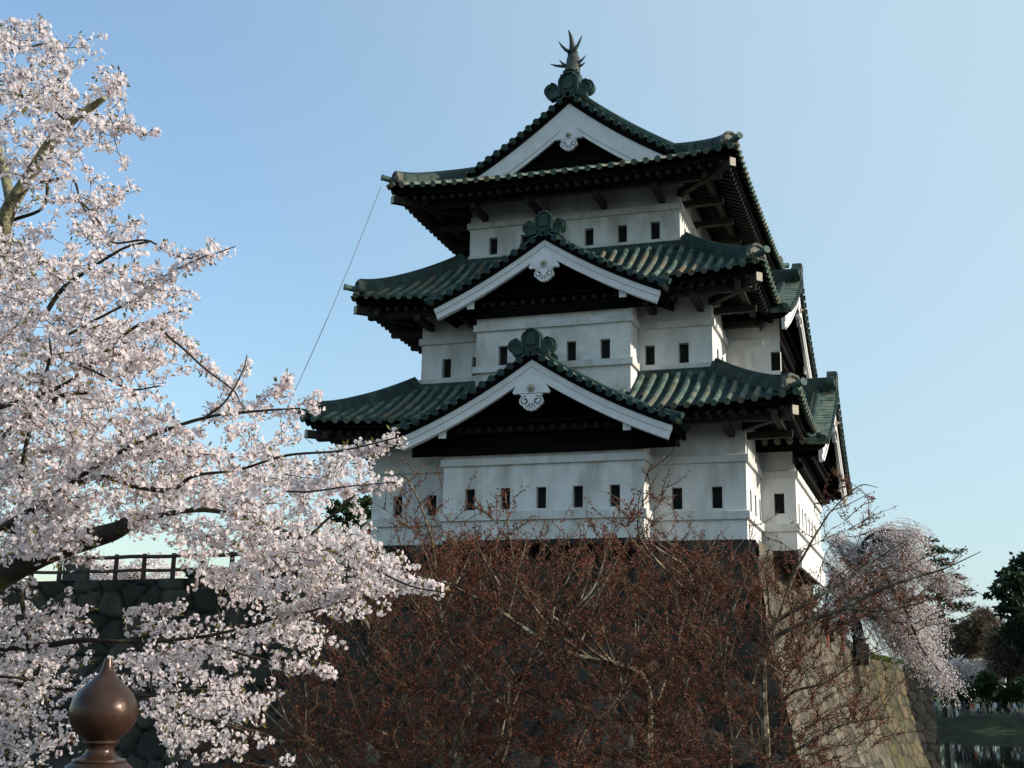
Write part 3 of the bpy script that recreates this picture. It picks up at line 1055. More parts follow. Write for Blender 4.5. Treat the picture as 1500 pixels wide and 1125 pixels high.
def hip_ridges(roof_ob, R, s_to, s_from=0.0, front_only=True, rw=0.34, rh=0.26):
    for cx in (-1, 1):
        for cy in ((-1,) if front_only else (-1, 1)):
            mb = MB()
            n = 14
            pts = [R.corner(cx, cy, 0.28 + (s_to - 0.28) * i / n) + np.array([0, 0, 0.06]) for i in range(n + 1)]
            # the ridge tip lifts a little above the corner
            for i in range(4):
                pts[i][2] += 0.10 * (1 - i / 4) ** 2
            swept_ridge(pts, rw, rh, mb, 0, 0.10)
            mb.build('hip_ridge', M['copper_dark'], roof_ob)
            # scroll block at the end of the ridge
            c0 = R.corner(cx, cy, 0.28)
            d = np.array([cx, cy, 0.0]) / math.sqrt(2)
            side = np.array([-d[1], d[0], 0.0])
            fr = Frame((c0[0], c0[1], 0), side, d)
            ob = MB()
            zz = c0[2] + 0.16
            prof = [(-0.27, -0.10), (-0.29, 0.12), (-0.20, 0.28), (0, 0.34), (0.20, 0.28), (0.29, 0.12), (0.27, -0.10)]
            k = len(prof)
            v = [fr(a, -0.12, zz + q) for a, q in prof] + [fr(a, 0.07, zz + q) for a, q in prof]
            ob.add(v, [tuple(range(k)), tuple(range(2 * k - 1, k - 1, -1))] + [(i, (i + 1) % k, k + (i + 1) % k, k + i) for i in range(k)])
            ob.tube([fr(a * 0.9, 0.09, zz + q * 0.92) for a, q in prof], 0.05, 6)
            for sg in (-1, 1):
                volute(ob, fr, sg * 0.23, zz - 0.06, 0.13, -0.05, 0.09, -sg)
            ob.build('ridge_end_tile', M['bronze_stone'], roof_ob)
            tb = MB()
            tb.tube([c0 + np.array([0, 0, 0.12]) - d * 0.3, c0 + np.array([0, 0, 0.14]) + d * 0.2, c0 + np.array([0, 0, 0.17]) + d * (0.80 if R.ze < 5 and cx < 0 else 0.56)], 0.105, 14)
            tb.tube([c0 + np.array([0, 0, 0.168]) + d * (0.79 if R.ze < 5 and cx < 0 else 0.55), c0 + np.array([0, 0, 0.172]) + d * (0.83 if R.ze < 5 and cx < 0 else 0.59)], 0.122, 14)
            tb.build('corner_tile', M['corner_copper'], roof_ob)


def skirt_roof(name, R, inner, cut=None):
    """tile surfaces of the four sides; inner = run at which the surface meets the wall above; cut(nm)->list of (lo,hi) kept"""
    mb = MB()
    root = None
    for nm, P, h in R.sides():
        g = (cut or {}).get(nm, 0.0)
        # behind a gable the slope starts farther in
        tile_surface(mb, P, -h + 0.08, h - 0.08, lambda u: min(inner, h - abs(u)), 0.0, 10, 0, True, 1, smin=(lambda u: 1.15 if abs(u) < g else 0.0))
    return mb.build(name, [M['copper'], M['copper_dark'], M['copper_pale'], M['copper_round']], keep, smooth=True)


# ---- gables
def gable(name, fr, hw, zap, zend, depth, y_ped, z_ped, oni=1.0, sag=0.18, th=0.44, with_ends=True, purlins=None, mat_dark='black_wood', gscale=1.0,
          label=None, run_back=None, verge=None, ridge_z=None):
    """curved gable. fr: a across, b outwards from the bargeboard face; zap / zend = top of the bargeboard at apex / ends"""
    g = MB()

    def zt(a):
        t = abs(a) / hw
        return zap + (zend - zap) * t - 4 * sag * t * (1 - t)

    def nrm(a):
        e = 0.01
        dz = (zt(abs(a) + e) - zt(abs(a) - e if abs(a) > e else 0)) / (2 * e if abs(a) > e else e)
        L_ = math.hypot(1, dz)
        return (-dz / L_ * (1 if a >= 0 else -1), 1 / L_)
    n = 22
    A = [hw * i / n for i in range(n + 1)]
    # bargeboard: two boards (one per slope), stepped section
    bb = MB()
    for sg in (-1, 1):
        secs = []
        for i, a in enumerate(A):
            if i == 0:
                nx, nz = 0.0, 1.25
            else:
                nx, nz = nrm(a)
            thk = th * (1 + 0.10 * (a / hw))
            pt = [(0, 0.0), (0, -0.43 * thk), (-0.035, -0.45 * thk), (-0.035, -thk), (-0.15, -thk), (-0.15, 0.0)]
            secs.append([fr(sg * (a + nx * o), b, zt(a) + nz * o) for b, o in pt])
        v = [p for s_ in secs for p in s_]
        f = []
        for i in range(n):
            for j in range(6):
                q = (i * 6 + j, i * 6 + (j + 1) % 6, (i + 1) * 6 + (j + 1) % 6, (i + 1) * 6 + j)
                f.append(q if sg > 0 else q[::-1])
        f.append(tuple(n * 6 + j for j in range(6)))
        bb.add(v, f)
        # thin lower fillet
        fl = [fr(sg * (a + nrm(a)[0] * (-th * 1.02)), 0.005, zt(a) - nrm(a)[1] * th * 1.02) for a in A[1:]]
        bb.tube(fl, 0.022, 5)
    part = MB()
    # dark verge boards between bargeboard and tiles
    vb = MB()
    for sg in (-1, 1):
        pr = None
        for a in A:
            c = [fr(sg * a, 0.06, zt(a) + 0.012), fr(sg * a, 0.10, zt(a) + 0.23), fr(sg * a, -depth, zt(a) + 0.23), fr(sg * a, -depth, zt(a) - 0.10), fr(sg * a, -0.155, zt(a) - 0.10)]
            if pr:
                for i, j in ((0, 1), (2, 3), (3, 4), (4, 0), (1, 2)):
                    vb.add([pr[i], c[i], c[j], pr[j]], [(0, 1, 2, 3) if sg > 0 else (3, 2, 1, 0)])
            pr = c
        vb.add(pr, [(0, 1, 2, 3, 4)])
    # tile roof: rows running down the slope
    tb = MB()
    ext = hw + 0.10
    arc = [0.0]
    for i in range(1, 60):
        a0, a1 = ext * (i - 1) / 59, ext * i / 59
        arc.append(arc[-1] + math.hypot(a1 - a0, zt(a1) - zt(a0)))
    arc = np.array(arc)
    aa = np.linspace(0, ext, 60)
    for sg in (-1, 1):
        def P(u, s, sg=sg):
            a = float(np.interp(arc[-1] - s, arc, aa))
            return fr(sg * a, u, zt(a) + 0.24)
        tile_surface(tb, P, -depth, -0.42, lambda u: arc[-1] - 0.05, -0.62, 14, 0, True, 1)
        # verge tiles: short round tiles laid outwards over the edge
        nv = int(arc[-1] / 0.35)
        for k in range(nv + 1):
            s = 0.10 + k * (arc[-1] - 0.15) / nv
            a = float(np.interp(s, arc, aa))
            z = zt(a) + 0.215
            tb.tube([fr(sg * a, -0.50, z + 0.02), fr(sg * a, 0.17, z)], 0.105, 12, 2)
            tb.tube([fr(sg * a, 0.165, z), fr(sg * a, 0.20, z)], 0.114, 12, 0)  # dark disc on a pale tile paints a shaded front against a lit top
        pr = None
        for s in np.linspace(0.0, arc[-1], 30):
            a = float(np.interp(s, arc, aa))
            c_ = [fr(sg * a, 0.13, zt(a) + 0.25), fr(sg * a, 0.13, zt(a) + 0.295), fr(sg * a, -0.5, zt(a) + 0.315)]
            if pr:
                tb.add([pr[0], c_[0], c_[1], pr[1]], [(0, 1, 2, 3)], 2)
                tb.add([pr[1], c_[1], c_[2], pr[2]], [(0, 1, 2, 3)], 2)
            pr = c_
        # low ridge behind the verge tiles
        tb.tube([fr(sg * float(np.interp(s, arc, aa)), -0.50, zt(float(np.interp(s, arc, aa))) + 0.36) for s in np.linspace(0.1, arc[-1] - 0.02, 16)], 0.11, 10, 0)
        # corner tile at the foot of the verge
        a = ext + 0.0
        tb.tube([fr(sg * (a - 0.35), -0.12, zt(a - 0.35) + 0.36), fr(sg * (a + 0.22), 0.06, zt(a) + 0.29)], 0.10, 12, 1)
    # ridge
    rb = MB()
    rz = zap + 0.36
    swept_ridge([fr(0, 0.02 - (depth + 0.02) * i / 8, rz) for i in range(9)], 0.40, 0.26, rb, 0, 0.12)
    # pediment
    pd = MB()
    m = 24
    top = []
    for i in range(m + 1):
        a = -hw + 2 * hw * i / m
        if zt(a) - 0.1 > z_ped + 0.02:
            top.append((a, zt(a) - 0.12))
    if top:
        poly = [(top[0][0], z_ped)] + top + [(top[-1][0], z_ped)]
        pd.add([fr(a, -y_ped, z) for a, z in poly], [tuple(range(len(poly)))])
        for k in range(1, 6):
            z = z_ped + k * 0.34
            ws = [a for a, q in top if q > z + 0.1]
            if len(ws) > 1:
                pd.bar(fr(ws[0], -y_ped + 0.02, z), fr(ws[-1], -y_ped + 0.02, z), 0.05, 0.05)
        pd.bar(fr(-hw * 0.78, -y_ped + 0.10, z_ped + 0.10), fr(hw * 0.78, -y_ped + 0.10, z_ped + 0.10), 0.22, 0.22)
    root = pd.build(name, M[mat_dark], keep)
    if label:
        root['label'] = label
    bb.build('bargeboard', M['white_wood'], root)
    vb.build('verge_board', M['black_wood'], root)
    tb.build('tile_roof', [M['copper'], M['copper_dark'], M['copper_pale'], M['copper_round']], root, smooth=True)
    rb.build('ridge', M['copper_dark'], root)
    onigawara(root, fr, rz + 0.0, oni * 0.86)
    # pendant
    gegyo(root, fr, zap - th * 0.95, gscale * 0.9)
    if purlins:
        for a in purlins:
            for sg in (-1, 1):
                p = MB()
                zz = zt(a) - th * 1.0 - 0.10
                x = MB()
                p.bar(fr(sg * a, -y_ped, zz), fr(sg * a, -0.20, zz), 0.22, 0.28)
                p.build('purlin', M['black_wood'], root)
                x.bar(fr(sg * a, -0.199, zz), fr(sg * a, -0.13, zz), 0.24, 0.30)
                x.build('purlin_end', M['white_wood'], root)
    return root


def gegyo(parent, fr, z, s=1.0):
    """white carved pendant under the apex: wings, two scrolls, scalloped foot and a petalled boss"""
    half = [(0.0, 0.12), (0.16, 0.02), (0.32, -0.18), (0.48, -0.42), (0.64, -0.66), (0.68, -0.75), (0.62, -0.82), (0.50, -0.80), (0.40, -0.84), (0.34, -0.90), (0.40, -0.96), (0.435, -1.06), (0.41, -1.17), (0.33, -1.23), (0.29, -1.24),
            (0.27, -1.31), (0.19, -1.34), (0.15, -1.40), (0.06, -1.40), (0.0, -1.44)]
    out = [(a * s, q * s) for a, q in half] + [(-a * s, q * s) for a, q in half[-2:0:-1]]
    mb = MB()
    n = len(out)
    b0, b1 = -0.09, 0.045
    v = [fr(a, b0, z + q) for a, q in out] + [fr(a, b1, z + q) for a, q in out]
    # triangulated front via fan strips (left/right pairs)
    f = []
    k = len(half)
    for base, flip in ((0, True), (n, False)):
        for i in range(k - 1):
            l0 = base + (n - i) % n
            l1 = base + (n - i - 1) % n
            r0, r1 = base + i, base + i + 1
            q = [r0, r1, l1, l0] if l1 != r1 else [r0, r1, l0]
            q = list(dict.fromkeys(q))
            if len(q) > 2:
                f.append(tuple(q[::-1] if flip else q))
    for i in range(n):
        j = (i + 1) % n
        f.append((i, j, n + j, n + i))
    mb.add(v, f)
    ob = mb.build('gable_pendant', M['white_wood'], parent)
    ob2 = MB()
    # scroll lines and leaf veins: black strips paint the shade of carved cuts
    for sg in (-1, 1):
        pts = []
        for i in range(22):
            t = i / 21
            ang = math.radians(115) - 1.12 * 2 * math.pi * t
            r = 0.165 * (1 - 0.66 * t)
            pts.append(fr(sg * (0.225 + r * math.cos(ang)) * s, b1 + 0.001, z + (-1.06 + r * math.sin(ang)) * s))
        ob2.tube(pts, [0.010 * s + 0.018 * s * i / 21 for i in range(22)], 5)
        for a0, q0, a1, q1 in ((0.03, -1.16, 0.06, -1.35), (0.06, -1.14, 0.18, -1.30)):
            ob2.tube([fr(sg * a0 * s, b1 + 0.001, z + q0 * s), fr(sg * (a0 * 0.8 + a1 * 0.2) * s, b1 + 0.001, z + (q0 + q1) / 2 * s), fr(sg * a1 * s, b1 + 0.001, z + q1 * s)], 0.012 * s, 5)
    ob2.build('scroll_shade', M['black_wood'], parent)
    b = MB()
    zc = z - 0.62 * s
    for r0, r1, h0, h1 in ((0.0, 0.055, 0.14, 0.14), (0.055, 0.075, 0.14, 0.09)):
        pass
    N = 24
    ring = lambda r, bb_, wob=0.0: [fr(r * (1 + wob * math.cos(6 * 2 * math.pi * j / N)) * s * math.cos(2 * math.pi * j / N), bb_, zc + r * (1 + wob * math.cos(6 * 2 * math.pi * j / N)) * s * math.sin(2 * math.pi * j / N))
                                    for j in range(N)]
    rs = [ring(0.13, b1 - 0.01, 0.10), ring(0.13, b1 + 0.04, 0.10), ring(0.07, b1 + 0.06), ring(0.05, b1 + 0.065), ring(0.045, b1 + 0.12), ring(0.02, b1 + 0.14)]
    v = [p for r in rs for p in r]
    f = []
    for i in range(len(rs) - 1):
        for j in range(N):
            f.append((i * N + j, i * N + (j + 1) % N, (i + 1) * N + (j + 1) % N, (i + 1) * N + j))
    f.append(tuple((len(rs) - 1) * N + j for j in range(N)))
    b.add(v, f)
    b.build('pendant_boss', M['boss'], parent)


# eave roof 1: eave rectangle 1.9 m outside the first-storey core
R1 = SkirtRoof(XC - 8.21, XC + 8.21, -1.9, 17.9, 3.03, 1.84, 3.80, 0.30, 1.8, 0.30)
r1 = skirt_roof('eave_roof', R1, 3.03, {'front': 3.3, 'right': 4.6})
eave_timber(r1, R1, (XC - 6.31, XC + 6.31, 0.0, 16.0), 4.25, ([XC - 5.9, XC - 3.9, XC + 3.9, XC + 5.9], [0.5, 2.6]), (1.1, 3.55))
hip_ridges(r1, R1, 3.0, front_only=False)
R2 = SkirtRoof(XC - 7.14, XC + 7.14, -0.85, 16.85, 3.17, 2.26, 8.30, 0.34, 1.8, 0.30)
r2 = skirt_roof('eave_roof', R2, 3.17, {'front': 2.9, 'right': 4.0})
eave_timber(r2, R2, (XC - 5.16, XC + 5.16, 1.13, 14.87), 8.75, ([XC - 4.8, XC - 3.2, XC + 3.2, XC + 4.8], [1.6, 3.4]), (1.1, 8.05))
hip_ridges(r2, R2, 3.1, front_only=False)

# cover strips where the eave roofs meet the walls above
for rob, (ax, bx, ay, by), z, bay in ((r1, (XC - 5.16, XC + 5.16, 1.13, 14.87), 5.72, 2.68), (r2, (XC - 3.91, XC + 3.91, 2.32, 11.3), 10.63, 0)):
    strips = [((bx + 0.06, ay - 0.073, z - 0.25), (bx + 0.14, by, z + 0.03))]
    if bay:
        strips += [((ax - 0.14, ay - 0.16, z - 0.25), (XC - bay - 0.10, ay - 0.075, z + 0.03)), ((XC + bay + 0.10, ay - 0.16, z - 0.25), (bx + 0.14, ay - 0.075, z + 0.03))]
    else:
        strips.append(((ax - 0.14, ay - 0.16, z - 0.25), (bx + 0.14, ay - 0.075, z + 0.03)))
    for q in strips:
        fm = MB()
        fm.box(*q)
        fm.build('cover_strip', M['copper_dark'], rob)
# gables over the front bays and the right-hand bays
gable('gable', Frame((XC, -2.13, 0), (1, 0, 0), (0, -1, 0)), 4.46, 5.55, 3.22, 3.4, 1.10, 2.75, 1.0, 0.17, 0.42, purlins=(3.02,),
      gscale=1.0, label='lower front gable over the ground storey bay')
gable('gable', Frame((XC, -0.98, 0), (1, 0, 0), (0, -1, 0)), 3.90, 9.95, 7.85, 3.5, 0.95, 7.66, 0.95, 0.13, 0.40, purlins=(2.62,),
      gscale=0.86, label='upper front gable over the second storey bay')
gable('gable', Frame((2.13, 8.0, 0), (0, 1, 0), (1, 0, 0)), 5.6, 6.10, 3.20, 4.4, 0.98, 2.75, 1.0, 0.18, 0.44, purlins=(4.0,),
      gscale=1.0, label='lower side gable seen edge on')
gable('gable', Frame((1.0, 8.0, 0), (0, 1, 0), (1, 0, 0)), 4.85, 10.45, 7.95, 4.4, 0.95, 7.70, 0.95, 0.16, 0.42, purlins=(3.4,),
      gscale=0.9, label='upper side gable seen edge on')

# ---- top roof
Y3B = 13.3
R3 = SkirtRoof(XC - 6.28, XC + 6.28, -0.05, Y3B, 6.28, 3.78, 12.70, 0.26, 1.7, 0.40)
VY = 1.80      # plane of the top gable bargeboard


def top_roof():
    mb = MB()
    hy = (R3.y1 - R3.y0) / 2
    ym = (R3.y0 + R3.y1) / 2
    for nm, P, h in R3.sides():
        if nm in ('front', 'back'):
            tile_surface(mb, P, -h + 0.08, h - 0.08, lambda u: min(2.5, h - abs(u)), 0.0, 8, 0, True, 1)
        else:
            lim = h - (VY - R3.y0) - 0.4

            def smax(u):
                return 6.28 if abs(u) <= lim else min(6.28, max(0.0, h - abs(u)))
            tile_surface(mb, P, -h + 0.08, -lim - 0.001, lambda u: max(0.0, h - abs(u)), 0.0, 10, 0, True, 1)
            tile_surface(mb, P, -lim, lim, lambda u: 6.28, 0.0, 16, 0, True, 1)
            tile_surface(mb, P, lim + 0.001, h - 0.08, lambda u: max(0.0, h - abs(u)), 0.0, 10, 0, True, 1)
    ob = mb.build('main_roof', [M['copper'], M['copper_dark'], M['copper_pale'], M['copper_round']], keep, smooth=True)
    eave_timber(ob, R3, (XC - 3.91, XC + 3.91, 2.32, 11.3), 13.2, ([XC - 3.3, XC - 1.2, XC + 1.2, XC + 3.3], [2.9, 5.0, 7.1, 9.2]), (1.15, 12.48))
    # main ridge
    rb = MB()
    zr = R3.prof(6.28) + 0.05
    swept_ridge([(XC, VY - 0.1 + (Y3B - 2 * VY - 0.05) * i / 12, zr + 0.12 * (abs(i - 6) / 6) ** 2) for i in range(13)], 0.5, 0.45, rb, 0, 0.14)
    rb.build('main_ridge', M['copper_dark'], ob)
    hip_ridges(ob, R3, 2.75, front_only=False, rh=0.24)
    # descending ridges just behind the verge
    for sx in (-1, 1):
        for yv in (VY + 0.62, Y3B - VY - 0.6):
            db = MB()
            pts = []
            for i in range(15):
                s = 2.0 + (6.05 - 2.0) * i / 14
                pts.append((XC + sx * (6.28 - s), yv, R3.prof(s) + 0.08))
            swept_ridge(pts, 0.32, 0.26, db, 0, 0.11)
            db.build('descending_ridge', M['copper_dark'], ob)
    return ob


r3 = top_roof()


def top_gable():
    """gable triangle of the top roof, its verge following the main roof's curve"""
    fr = Frame((XC, VY, 0), (1, 0, 0), (0, -1, 0))
    hw = 4.0

    def zr(a):
        return R3.prof(6.28 - abs(a))
    pd = MB()
    A = [-3.9 + 7.8 * i / 30 for i in range(31)]
    poly = [(-3.9, 13.55)] + [(a, zr(a) - 0.22) for a in A] + [(3.9, 13.55)]
    pd.add([fr(a, -0.42, z) for a, z in poly], [tuple(range(len(poly)))])
    for k in range(3):
        z = 13.95 + 0.42 * k
        w = 2.9 - 0.75 * k
        pd.bar(fr(-w, -0.40, z), fr(w, -0.40, z), 0.06, 0.07)
    root = pd.build('gable', M['black_wood'], keep)
    root['label'] = 'top gable under the main ridge'
    bb, vb, tb = MB(), MB(), MB()
    n = 20
    for sg in (-1, 1):
        secs, vs = [], []
        for i in range(n + 1):
            a = 3.72 * i / n
            dz = (zr(a + 0.01) - zr(abs(a - 0.01))) / 0.02 if i else 0
            L_ = math.hypot(1, dz)
            nx, nz = (-dz / L_, 1 / L_) if i else (0, 1.35)
            z0 = zr(a) - 0.30
            th = 0.74 if i else 0.90
            pt = [(0, 0), (0, -0.8 * th), (-0.03, -0.82 * th), (-0.03, -th), (-0.13, -th), (-0.13, 0)]
            secs.append([fr(sg * max(a + nx * o, 0.0), b, z0 + nz * o) for b, o in pt])
            vs.append([fr(sg * a, 0.05, z0 + 0.005), fr(sg * a, 0.08, z0 + 0.27), fr(sg * a, -0.6, z0 + 0.27), fr(sg * a, -0.6, z0 - 0.05), fr(sg * a, -0.135, z0 - 0.05)])
        v = [p for s_ in secs for p in s_]
        f = []
        for i in range(n):
            for j in range(6):
                q = (i * 6 + j, i * 6 + (j + 1) % 6, (i + 1) * 6 + (j + 1) % 6, (i + 1) * 6 + j)
                f.append(q if sg > 0 else q[::-1])
        bb.add(v, f)
        v = [p for s_ in vs for p in s_]
        f = []
        for i in range(n):
            for j in range(5):
                f.append((i * 5 + j, i * 5 + (j + 1) % 5, (i + 1) * 5 + (j + 1) % 5, (i + 1) * 5 + j))
        vb.add(v, f)
        pr = None
        for i in range(31):
            a = 4.1 * i / 30
            c_ = [fr(sg * a, 0.15, zr(a) + 0.035), fr(sg * a, 0.15, zr(a) + 0.085), fr(sg * a, -0.5, zr(a) + 0.10)]
            if pr:
                tb.add([pr[0], c_[0], c_[1], pr[1]], [(0, 1, 2, 3)], 1)
                tb.add([pr[1], c_[1], c_[2], pr[2]], [(0, 1, 2, 3)], 1)
            pr = c_
        # verge tiles
        s, a = 0.0, 0.05
        while a < 4.12:
            z = zr(a) + 0.0
            tb.tube([fr(sg * a, -0.55, z + 0.02), fr(sg * a, 0.19, z)], 0.108, 12, 1)
            tb.tube([fr(sg * a, 0.185, z), fr(sg * a, 0.22, z)], 0.116, 12, 0)  # darker disc colour paints the shaded tile front below the lit top
            dz = (zr(a + 0.01) - zr(a)) / 0.01
            a += 0.37 / math.hypot(1, dz)
    bb.build('bargeboard', M['white_wood'], root)
    vb.build('verge_board', M['black_wood'], root)
    tb.build('verge_tiles', [M['copper'], M['copper_pale']], root, smooth=True)
    onigawara(root, fr, zr(0) + 0.16, 1.02)
    gegyo(root, fr, zr(0) - 1.12, 0.74)
    return root


top_gable()


# fish-shaped ridge ornament: head down on the ridge, tail swept up, four spiky fins
def fish_ornament(y, turn=1):
    root_z = R3.prof(6.28) + 0.95
    mb = MB()
    c = np.array([XC, y, root_z])
    prof = [(0.0, 0.0, 0.30), (0.02, 0.20, 0.29), (0.02, 0.45, 0.27), (0.0, 0.75, 0.25), (-0.02, 1.0, 0.20), (-0.03, 1.2, 0.13), (-0.05, 1.45, 0.085), (-0.08, 1.68, 0.06), (-0.14, 1.86, 0.02)]
    mb.tube([c + np.array([a, 0.25 * math.sin(z * 1.6) * turn - 0.1 * turn, z]) for a, z, r in prof], [r for a, z, r in prof], 14)
    ob = mb.build('fish_ornament', M['fish'], r3, smooth=True)
    for dx, z0, L_, an in ((-1, 0.98, 0.62, 50), (1, 1.05, 0.58, 62), (-1, 0.42, 0.72, 12), (1, 0.40, 0.52, 38), (-1, 0.40, 0.45, 38), (1, 0.32, 0.42, 18)):
        fb = MB()
        a = math.radians(an)
        p0 = c + np.array([dx * 0.12, -0.05, z0])
        d = np.array([dx * math.cos(a), -0.05, math.sin(a)])
        pts = [p0 + d * L_ * t + np.array([0, 0, -0.06 * math.sin(t * 3.1)]) for t in (0, 0.35, 0.7, 1.0)]
        fb.tube(pts, [0.075, 0.06, 0.042, 0.012], 7)
        fb.build('fin', M['copper_dark'], r3)
    hb = MB()
    hb.box((XC - 0.36, y - 0.34, root_z - 0.75), (XC + 0.36, y + 0.40, root_z - 0.05))
    hb.box((XC - 0.28, y - 0.28, root_z - 0.05), (XC + 0.28, y + 0.34, root_z + 0.12))
    hb.build('ornament_base', M['copper_dark'], r3)


fish_ornament(VY + 0.35)
fish_ornament(Y3B - VY - 0.3, -1)

# lightning cable from the top roof corner down to the ground storey eave
mb = MB()
p0 = np.array(R3.corner(-1, -1, 0.0)) + np.array([-0.15, -0.15, -0.12])
p1 = np.array(R1.corner(-1, -1, 0.0)) + np.array([-0.40, -0.40, 0.02])
mb.tube([p0 + (p1 - p0) * t + np.array([0, 0, -0.25 * math.sin(math.pi * t)]) for t in np.linspace(0, 1, 14)], 0.013, 5)
p2 = at(458, 650, 38.6)
mb.tube([p1, p1 + (p2 - p1) * 0.5 + np.array([0, 0, -0.08]), p2], 0.013, 5)
tag(mb.build('cable', M['wire']), 'thin grey cable hanging from the top roof corner down to the lowest eave', 'cable')

# ------------------------------------------------------------------ vegetation tools
def catmull(pts, per=6):
    pts = [np.array(p, float) for p in pts]
    if len(pts) < 3:
        return [pts[0] + (pts[-1] - pts[0]) * t for t in np.linspace(0, 1, per + 1)]
    q = [2 * pts[0] - pts[1]] + pts + [2 * pts[-1] - pts[-2]]
    out = []
    for i in range(1, len(q) - 2):
        for k in range(per):
            t = k / per
            a, b, c, d = q[i - 1], q[i], q[i + 1], q[i + 2]
            out.append(0.5 * ((2 * b) + (c - a) * t + (2 * a - 5 * b + 4 * c - d) * t * t + (3 * b - a - 3 * c + d) * t ** 3))
    out.append(pts[-1])
    return out


def limb_px(path, d0, d1=None, wig=0.0, wk=1.0):
    """path = [(px, py, width_px)] at depths d0..d1 -> 3D points and radii"""
    d1 = d0 if d1 is None else d1
    n = len(path)
    raw = []
    for i, (x, y, w) in enumerate(path):
        d = d0 + (d1 - d0) * i / max(1, n - 1) + (rng.uniform(-wig, wig) if wig else 0)
        p = at(x, y, d)
        raw.append(np.array([p[0], p[1], p[2], 0.5 * w * d / F_PX * wk]))
    c = catmull(raw, 6)
    return [p[:3] for p in c], [max(float(p[3]), 0.0025) for p in c]


def fast_tubes(segs, sides=3):
    """segs: list of (p, q, r0, r1) -> vert, quad arrays; open prisms"""
    P = np.array([s[0] for s in segs])
    Q = np.array([s[1] for s in segs])
    R0 = np.array([s[2] for s in segs])
    R1_ = np.array([s[3] for s in segs])
    d = Q - P
    d /= np.linalg.norm(d, axis=1)[:, None] + 1e-9
    ref = np.where(np.abs(d[:, 2:3]) > 0.9, np.array([[1.0, 0, 0]]), np.array([[0, 0, 1.0]]))
    s_ = np.cross(d, ref)
    s_ /= np.linalg.norm(s_, axis=1)[:, None] + 1e-9
    t_ = np.cross(d, s_)
    V = np.zeros((len(P), 2 * sides, 3))
    for j in range(sides):
        a = 2 * math.pi * j / sides
        o = s_ * math.cos(a) + t_ * math.sin(a)
        V[:, j] = P + o * R0[:, None]
        V[:, sides + j] = Q + o * R1_[:, None]
    base = np.arange(len(P))[:, None] * 2 * sides
    fs = []
    for j in range(sides):
        k = (j + 1) % sides
        fs.append(np.stack([base[:, 0] + j, base[:, 0] + k, base[:, 0] + sides + k, base[:, 0] + sides + j], 1))
    return V.reshape(-1, 3), np.stack(fs, 1).reshape(-1, 4)


def attach(targets, nodes, bend=0.12, r_tip=0.003, sub=3, maxlen=None, rgrow=0.0012, droop=0.0, rise=0.0):
    """grow twigs: every target joins its nearest already-grown point; returns segments and per-target direction"""
    nodes = np.array(nodes, float)
    T = np.array(targets, float)
    dmin = np.full(len(T), 1e9)
    arg = np.zeros(len(T), int)
    for i in range(0, len(nodes), 400):
        dd = np.linalg.norm(T[:, None] - nodes[None, i:i + 400], axis=2)
        if rise:
            dd = dd + rise * np.maximum(0, nodes[None, i:i + 400, 2] - T[:, None, 2] + 0.12)
        m = dd.min(1)
        a = dd.argmin(1) + i
        u = m < dmin
        dmin[u], arg[u] = m[u], a[u]
    pts = [p for p in nodes]
    segs = []
    dirs = np.zeros_like(T)
    done = np.zeros(len(T), bool)
    order_left = len(T)
    all_pts = nodes
    while order_left:
        i = int(np.argmin(np.where(done, 1e9, dmin)))
        done[i] = True
        order_left -= 1
        if maxlen and dmin[i] > maxlen:
            dirs[i] = (0, 0, 1)
            p = T[i]
            new = [p]
        else:
            a, b = pts[arg[i]], T[i]
            L_ = np.linalg.norm(b - a)
            off = rng.normal(0, 1, 3) * bend * L_
            off[2] -= droop * L_
            new = []
            prev = a
            for k in range(1, sub + 1):
                t = k / sub
                p = a + (b - a) * t + off * (4 * t * (1 - t)) * 0.5
                r0 = r_tip + rgrow * (sub - k + 1)
                segs.append((prev, p, r0, r_tip + rgrow * (sub - k)))
                new.append(p)
                prev = p
            dv = new[-1] - (new[-2] if len(new) > 1 else a)
            dirs[i] = dv / (np.linalg.norm(dv) + 1e-9)
        base = len(pts)
        pts.extend(new)
        N_ = np.array(new)
        dd = np.linalg.norm(T[:, None] - N_[None], axis=2)
        if rise:
            dd = dd + rise * np.maximum(0, N_[None, :, 2] - T[:, None, 2] + 0.12)
        m = dd.min(1)
        a_ = dd.argmin(1) + base
        u = (m < dmin) & ~done
        dmin[u], arg[u] = m[u], a_[u]
    return segs, dirs


def rand_unit(n):
    v = rng.normal(0, 1, (n, 3))
    return v / np.linalg.norm(v, axis=1)[:, None]


def frames_from(nrm):
    ref = np.where(np.abs(nrm[:, 2:3]) > 0.9, np.array([[1.0, 0, 0]]), np.array([[0, 0, 1.0]]))
    a = np.cross(nrm, ref)
    a /= np.linalg.norm(a, axis=1)[:, None]
    b = np.cross(nrm, a)
    th = rng.uniform(0, 2 * math.pi, len(nrm))[:, None]
    return a * np.cos(th) + b * np.sin(th), -a * np.sin(th) + b * np.cos(th)


